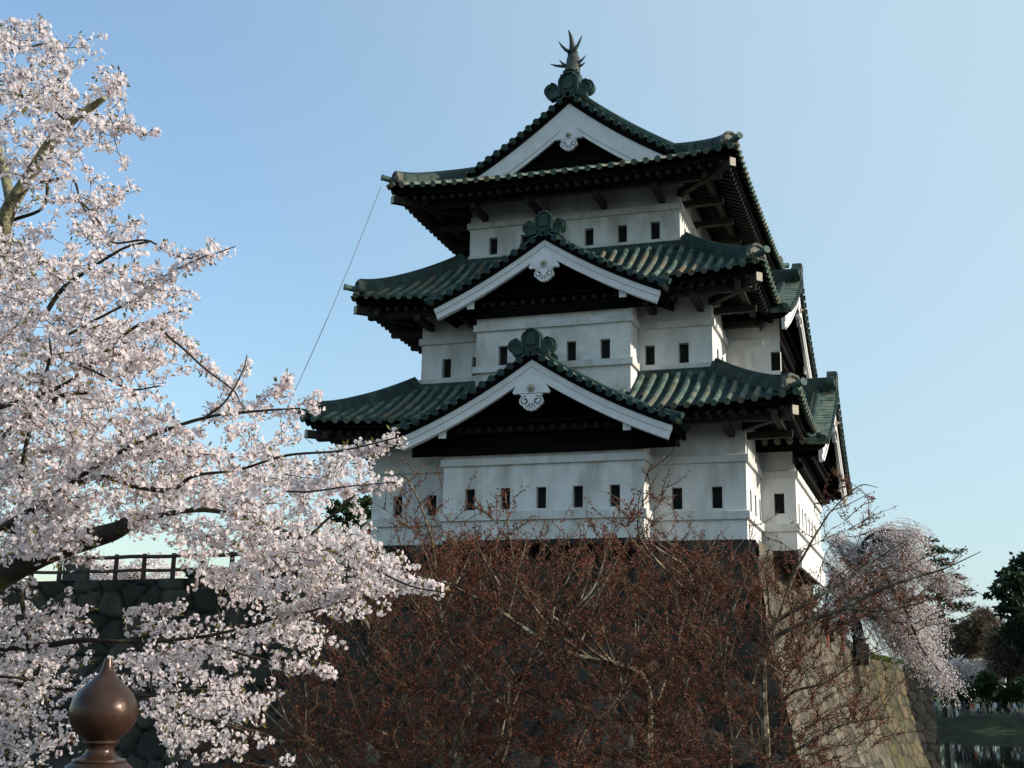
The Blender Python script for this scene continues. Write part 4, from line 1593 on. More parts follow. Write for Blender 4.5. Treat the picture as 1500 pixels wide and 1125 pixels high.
def flowers(cen, nrm, size):
    """five-petalled open flowers: kite petals, slightly cupped"""
    n = len(cen)
    a, b = frames_from(nrm)
    V, Q = [], []
    size = np.asarray(size).reshape(-1, 1)
    for k in range(5):
        th = 2 * math.pi * k / 5
        u = a * math.cos(th) + b * math.sin(th)
        w = -a * math.sin(th) + b * math.cos(th)
        cup = rng.uniform(0.15, 0.5, (n, 1))
        p0 = cen
        p1 = cen + size * (0.34 * u + 0.24 * w + 0.5 * cup * nrm * 0.4)
        p2 = cen + size * (0.52 * u + cup * nrm * 0.45)
        p3 = cen + size * (0.34 * u - 0.24 * w + 0.5 * cup * nrm * 0.4)
        V.append(np.stack([p0, p1, p2, p3], 1))
    V = np.concatenate(V, 0)
    Q = np.arange(len(V) * 4).reshape(-1, 4)
    return V.reshape(-1, 3), Q


def leaves(cen, u, w, ln, wd):
    """simple pointed leaves: diamond quads; u along, w across"""
    ln = np.asarray(ln).reshape(-1, 1)
    wd = np.asarray(wd).reshape(-1, 1)
    V = np.stack([cen, cen + u * ln * 0.5 + w * wd * 0.5, cen + u * ln, cen + u * ln * 0.5 - w * wd * 0.5], 1)
    return V.reshape(-1, 3), np.arange(len(V) * 4).reshape(-1, 4)


def tree_limbs(name, limbs, mat, parent, n=9):
    mb = MB()
    for pts, rad in limbs:
        mb.tube(pts, rad, n)
    return mb.build(name, mat, parent, smooth=True)


# ------------------------------------------------------------------ foreground cherry
BLOOM = [  # (y0, y1, [(x0, x1, density)])  photo pixels
    (28, 60, [(-20, 18, .9), (30, 74, .45)]), (60, 100, [(-20, 30, .7), (30, 112, .55)]), (100, 140, [(-20, 60, .8), (60, 125, .8), (138, 176, .7)]),
    (140, 180, [(-20, 90, .7), (90, 168, .55)]), (180, 206, [(-20, 130, .65), (130, 205, .6)]), (206, 260, [(-20, 55, .55), (60, 112, .7), (118, 165, .2)]),
    (258, 300, [(22, 60, .5), (95, 180, .5)]), (300, 340, [(-20, 20, .7), (45, 80, .3), (100, 205, .4)]), (340, 380, [(-20, 62, 1), (90, 122, .5), (140, 212, .5)]),
    (380, 420, [(-20, 112, 1.1), (112, 200, .55), (205, 240, .4)]), (420, 460, [(-20, 130, 1.2), (130, 240, .9), (240, 272, .3)]), (460, 500, [(-20, 160, 1.2), (160, 255, .85)]),
    (500, 540, [(-20, 225, 1.2), (225, 262, .6)]), (540, 580, [(-20, 150, 1.1), (150, 230, .55)]), (580, 620, [(-20, 150, 1.2), (150, 235, .6)]),
    (620, 660, [(-20, 240, 1.2), (240, 300, .8), (330, 420, .5)]), (660, 700, [(-20, 300, 1.3), (300, 400, .9), (400, 540, .8)]), (700, 740, [(-20, 400, 1.2), (400, 520, .6)]),
    (735, 800, [(10, 165, .8)]), (740, 775, [(-20, 110, 1.1), (190, 330, 1.0), (330, 452, .9)]), (775, 820, [(-20, 60, .6), (60, 135, .5), (268, 420, 1.1), (420, 545, 1.2)]),
    (820, 860, [(-20, 50, .35), (285, 345, .7), (345, 420, 1.0), (420, 575, 1.2)]), (855, 885, [(-20, 55, .35), (330, 380, .7), (420, 470, .6), (480, 610, .35)]),
    (885, 910, [(-20, 105, .85), (350, 440, .55), (440, 520, .6)]), (910, 945, [(-20, 120, .8), (195, 262, .35), (265, 345, .8), (345, 470, .85)]),
    (945, 985, [(-20, 120, 1.0), (185, 300, .9), (300, 365, .75)]), (985, 1020, [(-20, 90, 1.0), (120, 200, .8), (205, 300, .45), (300, 370, .75)]),
    (1020, 1060, [(-20, 30, .9), (60, 105, .5), (205, 280, .9), (280, 395, .75)]), (1060, 1100, [(-20, 95, 1.0), (205, 330, .6), (330, 395, .35)]),
    (1100, 1135, [(-20, 45, .8), (300, 420, .15)]), (765, 812, [(-20, 110, .5)]), (800, 850, [(-20, 40, .4)]),
]
STRANDS = [  # blossom strings at the outline of the tree: (points, clusters per string)
    ([(150, 195), (190, 190), (232, 188)], 9), ([(135, 205), (160, 232), (188, 247)], 3), ([(225, 355), (265, 375), (300, 365), (333, 362)], 10), ([(200, 445), (245, 405), (285, 385), (315, 368)], 17),
    ([(240, 470), (265, 500), (300, 535), (340, 568)], 26), ([(225, 480), (255, 462), (275, 452)], 5), ([(300, 612), (330, 585), (350, 560), (360, 530)], 13), ([(340, 600), (385, 590), (415, 568), (420, 556)], 20),
    ([(330, 612), (385, 606), (440, 600), (468, 588)], 16), ([(470, 672), (520, 660), (556, 652), (586, 640)], 24), ([(430, 705), (500, 715), (545, 712), (580, 708)], 22), ([(545, 830), (590, 850), (620, 856), (645, 868)], 16),
    ([(200, 892), (235, 898), (265, 890)], 10), ([(400, 905), (450, 885), (500, 873), (540, 855)], 20), ([(395, 965), (430, 972), (470, 985), (493, 985)], 15), ([(185, 895), (200, 900)], 3),
    ([(152, 145), (168, 125), (172, 112)], 6), ([(75, 95), (70, 62), (52, 45)], 6), ([(5, 60), (8, 40), (25, 38)], 5), ([(115, 285), (150, 300), (180, 278)], 8), ([(100, 330), (150, 352), (205, 318)], 8),
    ([(330, 945), (370, 905), (430, 868)], 4), ([(250, 790), (268, 800), (280, 830)], 5), ([(360, 800), (355, 850), (345, 890)], 8),
]
CH_LIMBS = [
    ([(-90, 905, 58), (-10, 848, 48), (60, 812, 38), (120, 792, 33), (165, 779, 28), (181, 772, 24)], 8.4, 8.0),
    ([(-70, 560, 44), (-20, 430, 34), (2, 345, 25), (14, 305, 22), (45, 255, 18), (75, 208, 16), (100, 180, 14), (130, 160, 12), (153, 143, 9)], 9.0, 8.6),
    ([(16, 295, 17), (6, 250, 13), (-6, 200, 12)], 9.0, 9.4),
    ([(20, 322, 6), (62, 305, 5), (69, 270, 5), (60, 266, 4)], 8.9, 8.7), ([(60, 267, 5), (105, 262, 4), (120, 300, 3), (150, 342, 2.5)], 8.8, 8.3),
    ([(88, 290, 4), (118, 296, 3.5), (145, 325, 3), (165, 355, 3), (215, 352, 3), (250, 372, 2.5), (290, 378, 2), (345, 361, 1.5)], 8.7, 8.2),
    ([(60, 470, 8), (90, 425, 7), (120, 402, 6), (150, 382, 5), (185, 362, 4), (222, 353, 3)], 8.8, 8.2), ([(100, 490, 5), (160, 458, 4), (200, 437, 4), (245, 402, 3), (300, 375, 2)], 8.6, 8.0),
    ([(30, 700, 9), (38, 655, 7.5), (50, 600, 6.5), (68, 545, 5.5), (74, 515, 4.5), (72, 495, 3)], 8.2, 8.0), ([(75, 520, 3.5), (105, 515, 2.5), (150, 500, 2)], 8.0, 8.2),
    ([(80, 520, 4), (140, 545, 3.5), (190, 570, 3), (235, 565, 2)], 8.3, 8.0), ([(-20, 790, 14), (60, 740, 11), (130, 702, 8), (165, 701, 8), (195, 712, 7), (250, 718, 7), (285, 697, 5), (350, 688, 4), (420, 667, 4), (500, 660, 3), (586, 640, 2)], 8.4, 7.4),
    ([(-20, 770, 12), (90, 785, 9), (200, 762, 8), (300, 747, 7), (400, 772, 6), (470, 800, 5), (540, 830, 4), (600, 858, 3), (650, 868, 2)], 8.6, 7.2),
    ([(60, 740, 9), (130, 690, 7), (215, 642, 6), (300, 612, 5), (380, 602, 3.5), (440, 598, 2)], 8.4, 7.6), ([(300, 612, 4), (330, 588, 3), (355, 545, 2), (362, 520, 1.5)], 7.9, 7.8),
    ([(-10, 600, 8), (100, 560, 6), (205, 475, 5), (255, 500, 4), (300, 540, 3), (340, 570, 2.5), (352, 590, 2)], 8.6, 7.8), ([(-30, 950, 12), (60, 946, 10), (120, 938, 8), (190, 940, 6), (300, 932, 5), (400, 907, 4), (480, 888, 3), (540, 862, 2)], 9.2, 8.4),
    ([(300, 940, 5), (335, 952, 4), (372, 963, 4), (420, 974, 3), (470, 990, 3), (494, 999, 2.5)], 9.0, 8.6), ([(28, 862, 7), (42, 930, 9), (44, 975, 10), (38, 1015, 11), (30, 1075, 13), (20, 1180, 16)], 9.6, 9.8),
    ([(62, 995, 4), (70, 1040, 4), (86, 1090, 4)], 9.4, 9.6), ([(222, 972, 4), (221, 1020, 3)], 9.0, 9.2), ([(0, 1000, 9), (100, 1010, 6), (210, 1020, 5), (300, 1010, 4), (390, 1035, 2)], 9.8, 9.4),
    ([(-30, 130, 9), (30, 140, 6), (75, 160, 4), (110, 190, 3)], 9.3, 9.0), ([(-30, 90, 6), (10, 75, 4), (40, 70, 3), (70, 62, 2)], 9.4, 9.2), ([(520, 725, 3), (480, 760, 4), (440, 790, 4), (380, 770, 5)], 7.8, 8.0),
    ([(1180 - 760, 720, 3), (455, 720, 3), (515, 712, 2), (580, 706, 1.5)], 7.7, 7.3), ([(-40, 660, 20), (0, 640, 15), (40, 610, 10), (90, 580, 7), (130, 575, 5)], 8.8, 8.6),
]
cherry = thing('cherry_tree', at(-120, 1400, 8.9), 'big pale pink blossoming cherry tree with crooked limbs filling the left of the view', 'cherry tree')
limbs = [limb_px(*l) for l in CH_LIMBS]
# bole: the limbs that leave the frame join a trunk standing outside it on the left
bole_top = at(-170, 700, 9.2)
bole_base = np.array([bole_top[0] - 0.3, bole_top[1] - 0.2, -6.6])
bole = (catmull([np.append(bole_base, 0), np.append((bole_base + bole_top) / 2 + np.array([0.15, 0.1, 0]), 0), np.append(bole_top, 0), np.append(at(-200, 300, 9.4), 0)], 6))
mb = MB()
mb.tube([p[:3] for p in bole], np.linspace(0.34, 0.13, len(bole)), 12)
for k in (0, 1, 12, 16, 19, 21, 22, 26, 15, 23):
    pts = limbs[k][0]
    q = min((p[:3] for p in bole), key=lambda p: np.linalg.norm(p - pts[0]))
    mb.tube(catmull([q, (q + pts[0]) / 2 + np.array([0, 0, 0.05]), pts[0]], 4), limbs[k][1][0] * 1.05, 9)
for k, (pts, rad) in enumerate(limbs):
    if k not in (1, 2):
        mb.tube(pts, rad, 9 if rad[0] > 0.03 else 6)
mb.build('trunk', M['bark_dark'], cherry, smooth=True)
tree_limbs('limb', [limbs[1], limbs[2]], M['bark_lichen'], cherry, 12)
mb = MB()
ck = at(182, 770, 8.0)
mb.tube([ck - RT * 0.02, ck + RT * 0.01], 0.05, 10)
mb.build('cut_stub', M['bark_dark'], cherry)
tg = []
DEN = 21.5
for y0, y1, spans in BLOOM:
    for x0, x1, de in spans:
        n = int((y1 - y0) * (x1 - x0) / 1000.0 * DEN * de / 6.0 + rng.uniform(0.2, 0.8))
        for _ in range(n):
            x, y = rng.uniform(x0, x1), rng.uniform(y0, y1)
            dn = 9.0 if y < 860 else 9.9
            p = at(x, y, dn + rng.uniform(-1.5, 1.4) - max(0, x - 250) / 420.0)
            u = RT * rng.choice([-1, 1]) + rng.normal(0, 0.45, 3) + np.array([0, 0, 0.15])
            u /= np.linalg.norm(u)
            L_ = rng.uniform(0.14, 0.34)
            for k_ in range(6):
                t = k_ / 5.0 - 0.5
                tg.append(p + u * L_ * t + np.array([0, 0, -0.05 * t * t]) + rng.normal(0, 0.024, 3))
for pts, n in STRANDS:
    d = 8.4 - max(0, pts[0][0] - 250) / 420.0 + rng.uniform(-0.3, 0.3)
    c = catmull([at(x, y, d) for x, y in pts], 8)
    n = int(n * 1.6)
    for i in range(n):
        t = (i + rng.uniform(0, 1)) / n * (len(c) - 1)
        k = int(t)
        p = c[k] + (c[min(k + 1, len(c) - 1)] - c[k]) * (t - k)
        tg.append(p + rng.normal(0, 0.022, 3))
tg = np.array(tg)
# pull clusters together along twigs so the bloom hangs in strings with gaps between
nodes = []
for pts, rad in limbs:
    for a, b in zip(pts[:-1], pts[1:]):
        m = max(1, int(np.linalg.norm(b - a) / 0.08))
        nodes += [a + (b - a) * k / m for k in range(m)]
segs, dirs = attach(tg, nodes, 0.10, 0.0017, 2, 0.9, 0.0009)
v, q = fast_tubes(segs, 3)
link_mesh('twigs', v, q, M['twig'], cherry)
cen, nr, sz = [], [], []
for p, d in zip(tg, dirs):
    k = rng.integers(6, 11)
    rr = rng.uniform(0.028, 0.046)
    u = rand_unit(k)
    u[:, 2] *= 0.85
    cen.append(p + u * rr * rng.uniform(0.75, 1.15, (k, 1)))
    nn = u + rng.normal(0, 0.35, (k, 3))
    nr.append(nn / np.linalg.norm(nn, axis=1)[:, None])
    sz.append(rng.uniform(0.027, 0.034, k))
cen, nr, sz = np.concatenate(cen), np.concatenate(nr), np.concatenate(sz)
v, q = flowers(cen, nr, sz)
link_mesh('blossoms', v, q, M['petal'], cherry)
# calyces and flower stalks at the heart of each cluster, and the first small leaves
k = len(tg)
idx = np.repeat(np.arange(k), 2)
u = rand_unit(len(idx))
a, b = frames_from(u)
v, q = leaves(tg[idx] + u * 0.008, u, a, rng.uniform(0.028, 0.046, len(idx)), rng.uniform(0.008, 0.014, len(idx)))
link_mesh('calyces', v, q, M['calyx'], cherry)
sel = rng.choice(k, k // 3, replace=False)
idx = np.repeat(sel, 3)
u = rand_unit(len(idx)) * 0.6 + dirs[idx]
u /= np.linalg.norm(u, axis=1)[:, None]
a, b = frames_from(u)
v, q = leaves(tg[idx] + u * 0.03, u, a, rng.uniform(0.025, 0.055, len(idx)), rng.uniform(0.010, 0.018, len(idx)))
link_mesh('young_leaves', v, q, M['young_leaf'], cherry)

# ------------------------------------------------------------------ red-budding maples in front of the base
def maple(label, limbs_px, zones, den, d0, dw, base_px, seed, group='budding maples below the keep', bud=(0.016, 0.030), twig_r=0.0022, nbud=13, nside=8):
    global rng
    rng = np.random.default_rng(seed)
    base = at(base_px[0], 1250, d0)
    base[2] = -7.7
    t = thing('maple_tree', base, label, 'maple tree', group)
    L_ = [limb_px(p, a, b, 0.0, 0.72) for p, a, b in limbs_px]
    extra = []
    for pts, rad in L_:
        for _ in range(nside):
            i = int(rng.uniform(0.2, 0.9) * (len(pts) - 2))
            tan = pts[i + 1] - pts[i]
            tan /= np.linalg.norm(tan)
            u = tan * 0.7 + rng.normal(0, 0.55, 3) + np.array([0, 0, 0.45])
            u /= np.linalg.norm(u)
            ln = rng.uniform(0.7, 2.0) * (1.0 if rad[i] > 0.02 else 0.6)
            q = [pts[i]]
            for k in range(1, 5):
                u = u + rng.normal(0, 0.16, 3) + np.array([0, 0, 0.10])
                u /= np.linalg.norm(u)
                q.append(q[-1] + u * ln / 4)
            # keep below the tops seen in the photograph
            c = catmull(q, 3)
            e_ = c[-1] - CAM
            ex, ey = 750 + F_PX * (e_ @ RT) / (e_ @ FW), 562.5 - F_PX * (e_ @ UP) / (e_ @ FW)
            if ey < 765 or ex > 1190:
                continue
            r0 = min(rad[i] * 0.6, 0.017)
            extra.append((c, list(np.linspace(r0, 0.003, len(c)))))
    L_ = L_ + extra
    mb = MB()
    for pts, rad in L_:
        mb.tube(pts, rad, 7 if rad[0] > 0.017 else 5)
    # stems that leave the bottom of the view come together at the foot
    for pts, rad in L_:
        if pts[0][2] < -4.95:
            mb.tube(catmull([np.append(base, 0), np.append((base * 0.4 + pts[0] * 0.6) + np.array([0, 0, -0.2]), 0), np.append(pts[0], 0)], 5) and
                    [p[:3] for p in catmull([np.append(base, 0), np.append((base * 0.4 + pts[0] * 0.6) + np.array([0, 0, -0.2]), 0), np.append(pts[0], 0)], 5)],
                    np.linspace(rad[0] * 1.6, rad[0], 11), 8)
    mb.build('trunk', M['maple_bark'], t, smooth=True)
    T_ = []
    for y0, y1, x0, x1, de in zones:
        n = int((y1 - y0) * (x1 - x0) / 1000.0 * den * de + 0.5)
        for _ in range(int(n / 11) + 1):
            c_ = at(rng.uniform(x0, x1), rng.uniform(y0, y1), d0 + rng.uniform(-dw, dw))
            sp = rng.uniform(0.08, 0.26)
            for _k in range(rng.integers(6, 17)):
                T_.append(c_ + rng.normal(0, sp, 3) * np.array([1.1, 1.1, 0.75]))
    T_ = np.array(T_)
    nodes = []
    for pts, rad in L_:
        for a, b in zip(pts[:-1], pts[1:]):
            m = max(1, int(np.linalg.norm(b - a) / 0.12))
            nodes += [a + (b - a) * k / m for k in range(m)]
    segs, dirs = attach(T_, nodes, 0.10, twig_r, 3, None, 0.0012, 0.03, 1.5)
    v, q = fast_tubes(segs, 3)
    link_mesh('twigs', v, q, M['maple_twig'], t)
    # buds just opening: in tufts along the outer twigs
    P0 = np.array([s[1] for s in segs])
    D0 = np.array([s[1] - s[0] for s in segs])
    D0 /= np.linalg.norm(D0, axis=1)[:, None] + 1e-9
    idx = rng.integers(0, len(P0), int(len(T_) * nbud))
    j = rng.uniform(-0.07, 0.02, (len(idx), 1))
    u = rand_unit(len(idx)) * 0.7 + D0[idx] * 0.7 + np.array([0, 0, -0.15])
    u /= np.linalg.norm(u, axis=1)[:, None]
    a, b = frames_from(u)
    ln = rng.uniform(bud[0], bud[1], len(idx)) * 1.25
    v, q = leaves(P0[idx] + D0[idx] * j + rng.normal(0, 0.012, (len(idx), 3)), u, a, ln, ln * rng.uniform(0.35, 0.6, len(idx)))
    link_mesh('leaves', v, q, M['maple_leaf'], t)
    return t


maple('wide budding maple with pale forked stems below the front wall of the keep',
      [([(640, 1180, 20), (665, 1100, 15), (690, 1010, 11), (650, 920, 8), (640, 850, 6), (632, 790, 5), (612, 730, 4), (590, 690, 2)], 13.4, 12.8),
       ([(700, 1180, 17), (745, 1080, 12), (738, 1010, 8), (800, 955, 6), (830, 900, 4)], 14.0, 13.6),
       ([(960, 1200, 26), (950, 1090, 20), (948, 1010, 17), (925, 980, 14), (870, 968, 12), (815, 950, 11), (770, 922, 9), (715, 885, 7), (645, 852, 5), (560, 830, 3)], 13.6, 12.8),
       ([(870, 968, 9), (825, 935, 8), (790, 900, 7), (762, 850, 5), (748, 800, 4), (740, 720, 2)], 13.4, 13.0), ([(815, 950, 7), (835, 900, 5), (870, 860, 4), (890, 800, 3), (905, 730, 1.5)], 13.3, 13.7),
       ([(948, 1060, 12), (975, 990, 8), (1000, 910, 6), (1010, 840, 4), (950, 790, 3), (960, 740, 2)], 13.7, 13.0), ([(560, 1180, 14), (575, 1080, 10), (590, 1010, 8), (550, 940, 6), (520, 880, 4), (470, 850, 2)], 14.4, 13.8),
       ([(590, 1010, 5), (545, 990, 4), (500, 960, 3), (455, 940, 2)], 14.2, 14.4), ([(690, 1010, 6), (720, 940, 5), (735, 870, 4), (700, 800, 3), (695, 740, 1.5)], 13.2, 12.6),
       ([(530, 1180, 12), (480, 1110, 9), (440, 1085, 7), (400, 1085, 4), (330, 1060, 2)], 12.6, 12.2), ([(830, 1180, 12), (850, 1080, 8), (905, 1020, 6), (930, 930, 4), (920, 850, 3)], 14.8, 14.4)],
      [(700, 760, 575, 640, .35), (680, 720, 580, 615, .5), (720, 795, 660, 770, .30), (720, 795, 850, 970, .22), (760, 800, 560, 1010, .42), (795, 850, 590, 1060, 1.25), (850, 900, 500, 1060, 1.1), (900, 980, 450, 1040, 1.15),
       (980, 1130, 420, 1020, 1.2), (1050, 1130, 290, 430, .7)],
      25.0, 13.6, 1.7, (760,), 31, nbud=15)
maple('budding maple with long dark boughs reaching right past the corner of the keep',
      [([(1120, 1200, 24), (1122, 1100, 18), (1118, 1000, 15), (1128, 942, 12), (1183, 910, 10), (1237, 891, 9), (1283, 866, 8), (1337, 847, 5), (1383, 833, 3.5), (1437, 808, 1.5)], 11.6, 11.0),
       ([(1100, 1000, 12), (1128, 922, 10), (1180, 885, 8), (1240, 850, 6), (1290, 815, 4), (1330, 790, 2)], 11.7, 11.4), ([(1128, 942, 7), (1160, 850, 6), (1185, 800, 5), (1203, 770, 4), (1218, 748, 3.5), (1258, 712, 2.5), (1286, 714, 1.5)], 11.5, 11.0),
       ([(1218, 748, 2.5), (1240, 740, 2), (1275, 722, 1.5)], 11.1, 11.0), ([(1237, 891, 5), (1290, 895, 4), (1330, 888, 3), (1390, 868, 1.5)], 11.2, 11.0), ([(960, 1190, 14), (972, 1100, 11), (1000, 1018, 9), (1025, 925, 6), (1040, 860, 4), (1090, 790, 2)], 12.4, 12.0),
       ([(1118, 1060, 8), (1160, 1015, 6), (1210, 1000, 4), (1258, 966, 3), (1310, 945, 1.5)], 11.8, 11.4), ([(1130, 1120, 8), (1190, 1085, 6), (1240, 1060, 4), (1310, 1050, 2)], 11.4, 11.2), ([(1060, 1180, 12), (1070, 1080, 9), (1060, 980, 7), (1075, 890, 5), (1100, 830, 3)], 12.2, 12.0),
       ([(945, 790, 3), (935, 740, 2.5), (950, 690, 1.5)], 12.2, 12.0), ([(1000, 860, 5), (945, 800, 4), (935, 760, 3), (960, 700, 2), (985, 670, 1.2)], 12.4, 12.0)],
      [(760, 840, 1120, 1200, .25), (800, 850, 1000, 1110, .9), (840, 900, 1000, 1200, 1.1), (840, 880, 1200, 1330, .85), (815, 850, 1250, 1400, .3), (870, 910, 1180, 1340, .7), (900, 1000, 960, 1140, 1.0), (1000, 1130, 960, 1170, 1.0), (700, 800, 900, 1000, .13),
       (960, 1030, 1150, 1300, .6), (1030, 1060, 1150, 1310, .9), (1060, 1130, 1150, 1290, .6), (690, 780, 1190, 1280, .22), (855, 895, 1330, 1395, .28), (880, 980, 1130, 1230, .5)],
      21.0, 11.9, 1.0, (1080,), 32, twig_r=0.0020, nside=5, nbud=15, bud=(0.014, 0.026))
rng = np.random.default_rng(77)

# ------------------------------------------------------------------ trees behind
def leafy(name, label, cat, base, trunk_pts, trunk_r, blobs, n, leaf, mat, bark='bark_dark', group=None, flat=1.0, limbs=True, crown='crown', hang=None, wr=(0.4, 0.75)):
    """tree with limbs to leaf clumps; blobs=[(centre, rx, ry, rz)]"""
    t = thing(name, base, label, cat, group)
    mb = MB()
    c = catmull(trunk_pts, 5)
    mb.tube(c, np.linspace(trunk_r, trunk_r * 0.25, len(c)), 8)
    vol = np.array([b[1] * b[2] * b[3] for b in blobs]) ** 0.7
    cnt = (vol / vol.sum() * n).astype(int) + 1
    C, U = [], []
    for (cb, rx, ry, rz), k in zip(blobs, cnt):
        cb = np.array(cb, float)
        if limbs:
            j = min(range(len(c)), key=lambda i: np.linalg.norm(np.array(c[i]) - cb) + 0.6 * max(0, c[i][2] - cb[2]))
            p = np.array(c[j])
            mb.tube([p, (p + cb) / 2 + np.array([0, 0, -0.1 * rz]), cb], [trunk_r * 0.32, trunk_r * 0.2, trunk_r * 0.07], 5)
        m = max(3, k // 28)
        cc = rand_unit(m) * rng.uniform(0.45, 1.0, (m, 1)) ** 0.6
        w = rng.integers(0, m, k)
        o = cc[w] + rng.normal(0, 0.17, (k, 3))
        C.append(cb + o * np.array([rx, ry, rz]))
        U.append(o)
    C, U = np.concatenate(C), np.concatenate(U)
    nn = U / (np.linalg.norm(U, axis=1)[:, None] + 1e-6) * 0.7 + rand_unit(len(U))
    if hang is not None:
        nn = nn * 0.5 + np.array(hang)
    nn[:, 2] *= flat
    nn /= np.linalg.norm(nn, axis=1)[:, None]
    a, b = frames_from(nn)
    ln = rng.uniform(leaf * 0.7, leaf * 1.4, len(C))
    v, q = leaves(C, nn, a, ln, ln * rng.uniform(wr[0], wr[1], len(C)))
    mb.build('trunk', M[bark], t, smooth=True)
    link_mesh(crown, v, q, M[mat], t)
    return t


def px_blob(x, y, d, wx, wy, dep=None):
    """a leaf clump seen at a photo pixel with half-sizes in photo pixels"""
    k = d / F_PX
    return (at(x, y, d), wx * k, (dep or wx) * k, wy * k)


# weeping cherry on the terrace behind the corner: boughs arching out and hanging over the wall
D = 66.0
base = at(1262, 962, D)
wc = thing('cherry_tree', base, 'pale pink weeping cherry hanging over the sunlit wall right of the keep', 'cherry tree')
mb = MB()
trunk = catmull([base + np.array([0, 0, -0.4]), at(1256, 925, D), at(1250, 890, D), at(1256, 850, D)], 5)
mb.tube(trunk, np.linspace(0.38, 0.16, len(trunk)), 9)
boughs = [[(1252, 880), (1275, 890), (1290, 915), (1300, 945)], [(1256, 880), (1240, 870), (1225, 890), (1222, 915)], [(1256, 860), (1300, 830), (1350, 838), (1386, 856)], [(1256, 852), (1262, 800), (1290, 778), (1338, 778)], [(1252, 885), (1310, 905), (1352, 960), (1380, 1000)], [(1250, 870), (1225, 840), (1212, 870), (1206, 905)], [(1250, 890), (1290, 850), (1330, 875), (1358, 925)], [(1252, 880), (1285, 840), (1322, 885), (1350, 950), (1378, 985)], [(1256, 850), (1268, 800), (1305, 792), (1335, 815)], [(1256, 855), (1235, 810), (1215, 785)],
          [(1254, 870), (1290, 820), (1322, 812), (1345, 835)], [(1252, 885), (1295, 890), (1325, 930), (1345, 968)], [(1252, 890), (1230, 850), (1207, 820)], [(1256, 900), (1285, 905), (1310, 935), (1328, 960)],
          [(1256, 860), (1288, 785), (1315, 780)], [(1254, 868), (1300, 850), (1335, 885), (1352, 905)]]
B = []
for k, bp in enumerate(boughs):
    dd = D + rng.uniform(-2.2, 2.2)
    c = catmull([at(x, y, D + (dd - D) * i / 3) for i, (x, y) in enumerate(bp)], 10)
    mb.tube(c, np.linspace(0.15, 0.03, len(c)), 5)
    B.append(c)
mb.build('trunk', M['bark_dark'], wc, smooth=True)
C, U, segs = [], [], []
for _ in range(2500):
    c = B[rng.integers(len(B))]
    p = np.array(c[rng.integers(3, len(c))]) + rng.normal(0, 0.34, 3) * np.array([1, 1, 0.6])
    dx = rng.uniform(0.1, 1.0)
    d = RT * dx + FW * rng.uniform(-0.5, 0.5) + np.array([0, 0, rng.uniform(-0.65, 0.2)])
    d /= np.linalg.norm(d)
    L_ = rng.uniform(0.5, 1.7)
    prev = p
    for i in range(6):
        t = (i + 1) / 6
        nx = p + d * L_ * t + np.array([0, 0, -0.35 * L_ * t * t])
        segs.append((prev, nx, 0.010, 0.008))
        for _k in range(4):
            C.append(prev + (nx - prev) * rng.uniform() + rng.normal(0, 0.05, 3))
            U.append(nx - prev)
        prev = nx
v, q = fast_tubes(segs, 3)
link_mesh('twigs', v, q, M['twig'], wc)
C, U = np.array(C), np.array(U)
nn = rand_unit(len(C)) + U / (np.linalg.norm(U, axis=1)[:, None]) * 0.5
nn /= np.linalg.norm(nn, axis=1)[:, None]
a, b = frames_from(nn)
ln = rng.uniform(0.06, 0.115, len(C))
v, q = leaves(C, nn, a, ln, ln * 0.75)
link_mesh('blossoms', v, q, M['petal_far'], wc)

# tall thin pine with flat layered pads, on the far-left end of the bank
D = 164.0
pads = [(1346, 791, 22, 5), (1362, 803, 12, 4), (1385, 806, 24, 4), (1350, 811, 14, 4), (1382, 824, 18, 6), (1365, 836, 14, 4), (1398, 843, 14, 4), (1370, 849, 18, 4), (1388, 862, 30, 7), (1405, 870, 20, 4), (1370, 876, 24, 6), (1393, 889, 30, 7), (1352, 900, 26, 9), (1375, 912, 22, 7),
        (1330, 915, 16, 8), (1345, 935, 18, 9)]
tp = [at(1385, 1052, D), at(1381, 980, D), at(1377, 900, D), at(1374, 850, D), at(1368, 815, D), at(1357, 797, D)]
leafy('pine_tree', 'tall thin pine with flat layered foliage pads beyond the weeping cherry', 'pine tree', tp[0], tp, 0.38,
      [px_blob(x, y, D + rng.uniform(-1.5, 1.5), w * 1.1, h * 0.75, w * 0.9) for x, y, w, h in pads], 6500, 0.5, 'needle', flat=0.4, wr=(0.2, 0.4))
# pale pole beside it
mb = MB()
p = at(1390, 1046, 161.0)
p[2] = -7.5
mb.tube([p, at(1388, 905, 161.0)], 0.16, 8)
tag(mb.build('pole', M['boss']), 'pale wooden pole standing beside the thin pine', 'pole')

# dark evergreens at the right edge
def evergreen(label, cx, top, d, halfw, seed, base_y=1047, n=9000, lean=0, mat='evergreen'):
    global rng
    rng = np.random.default_rng(seed)
    b = at(cx, base_y, d)
    b[2] = -7.2
    tp = [b, at(cx + lean * 0.3, (base_y * 2 + top) / 3, d), at(cx + lean, top + 10, d)]
    bl = []
    H = base_y - top
    for k in range(15):
        t = k / 14.0
        y = top + 8 + t * H * 0.62
        w = halfw * (0.30 + 0.75 * math.sin(min(1, t * 1.15) * math.pi * 0.62)) * rng.uniform(0.65, 1.15)
        sd = (-1) ** k
        bl.append(px_blob(cx + lean * (1 - t) + sd * w * 0.55, y, d + rng.uniform(-2, 2), w * 0.6, H * 0.055 * rng.uniform(0.8, 1.3), w * 0.9))
    leafy('evergreen_tree', label, 'evergreen tree', b, tp, 0.6, bl, n, 0.55, mat, group='dark evergreens on the far bank')


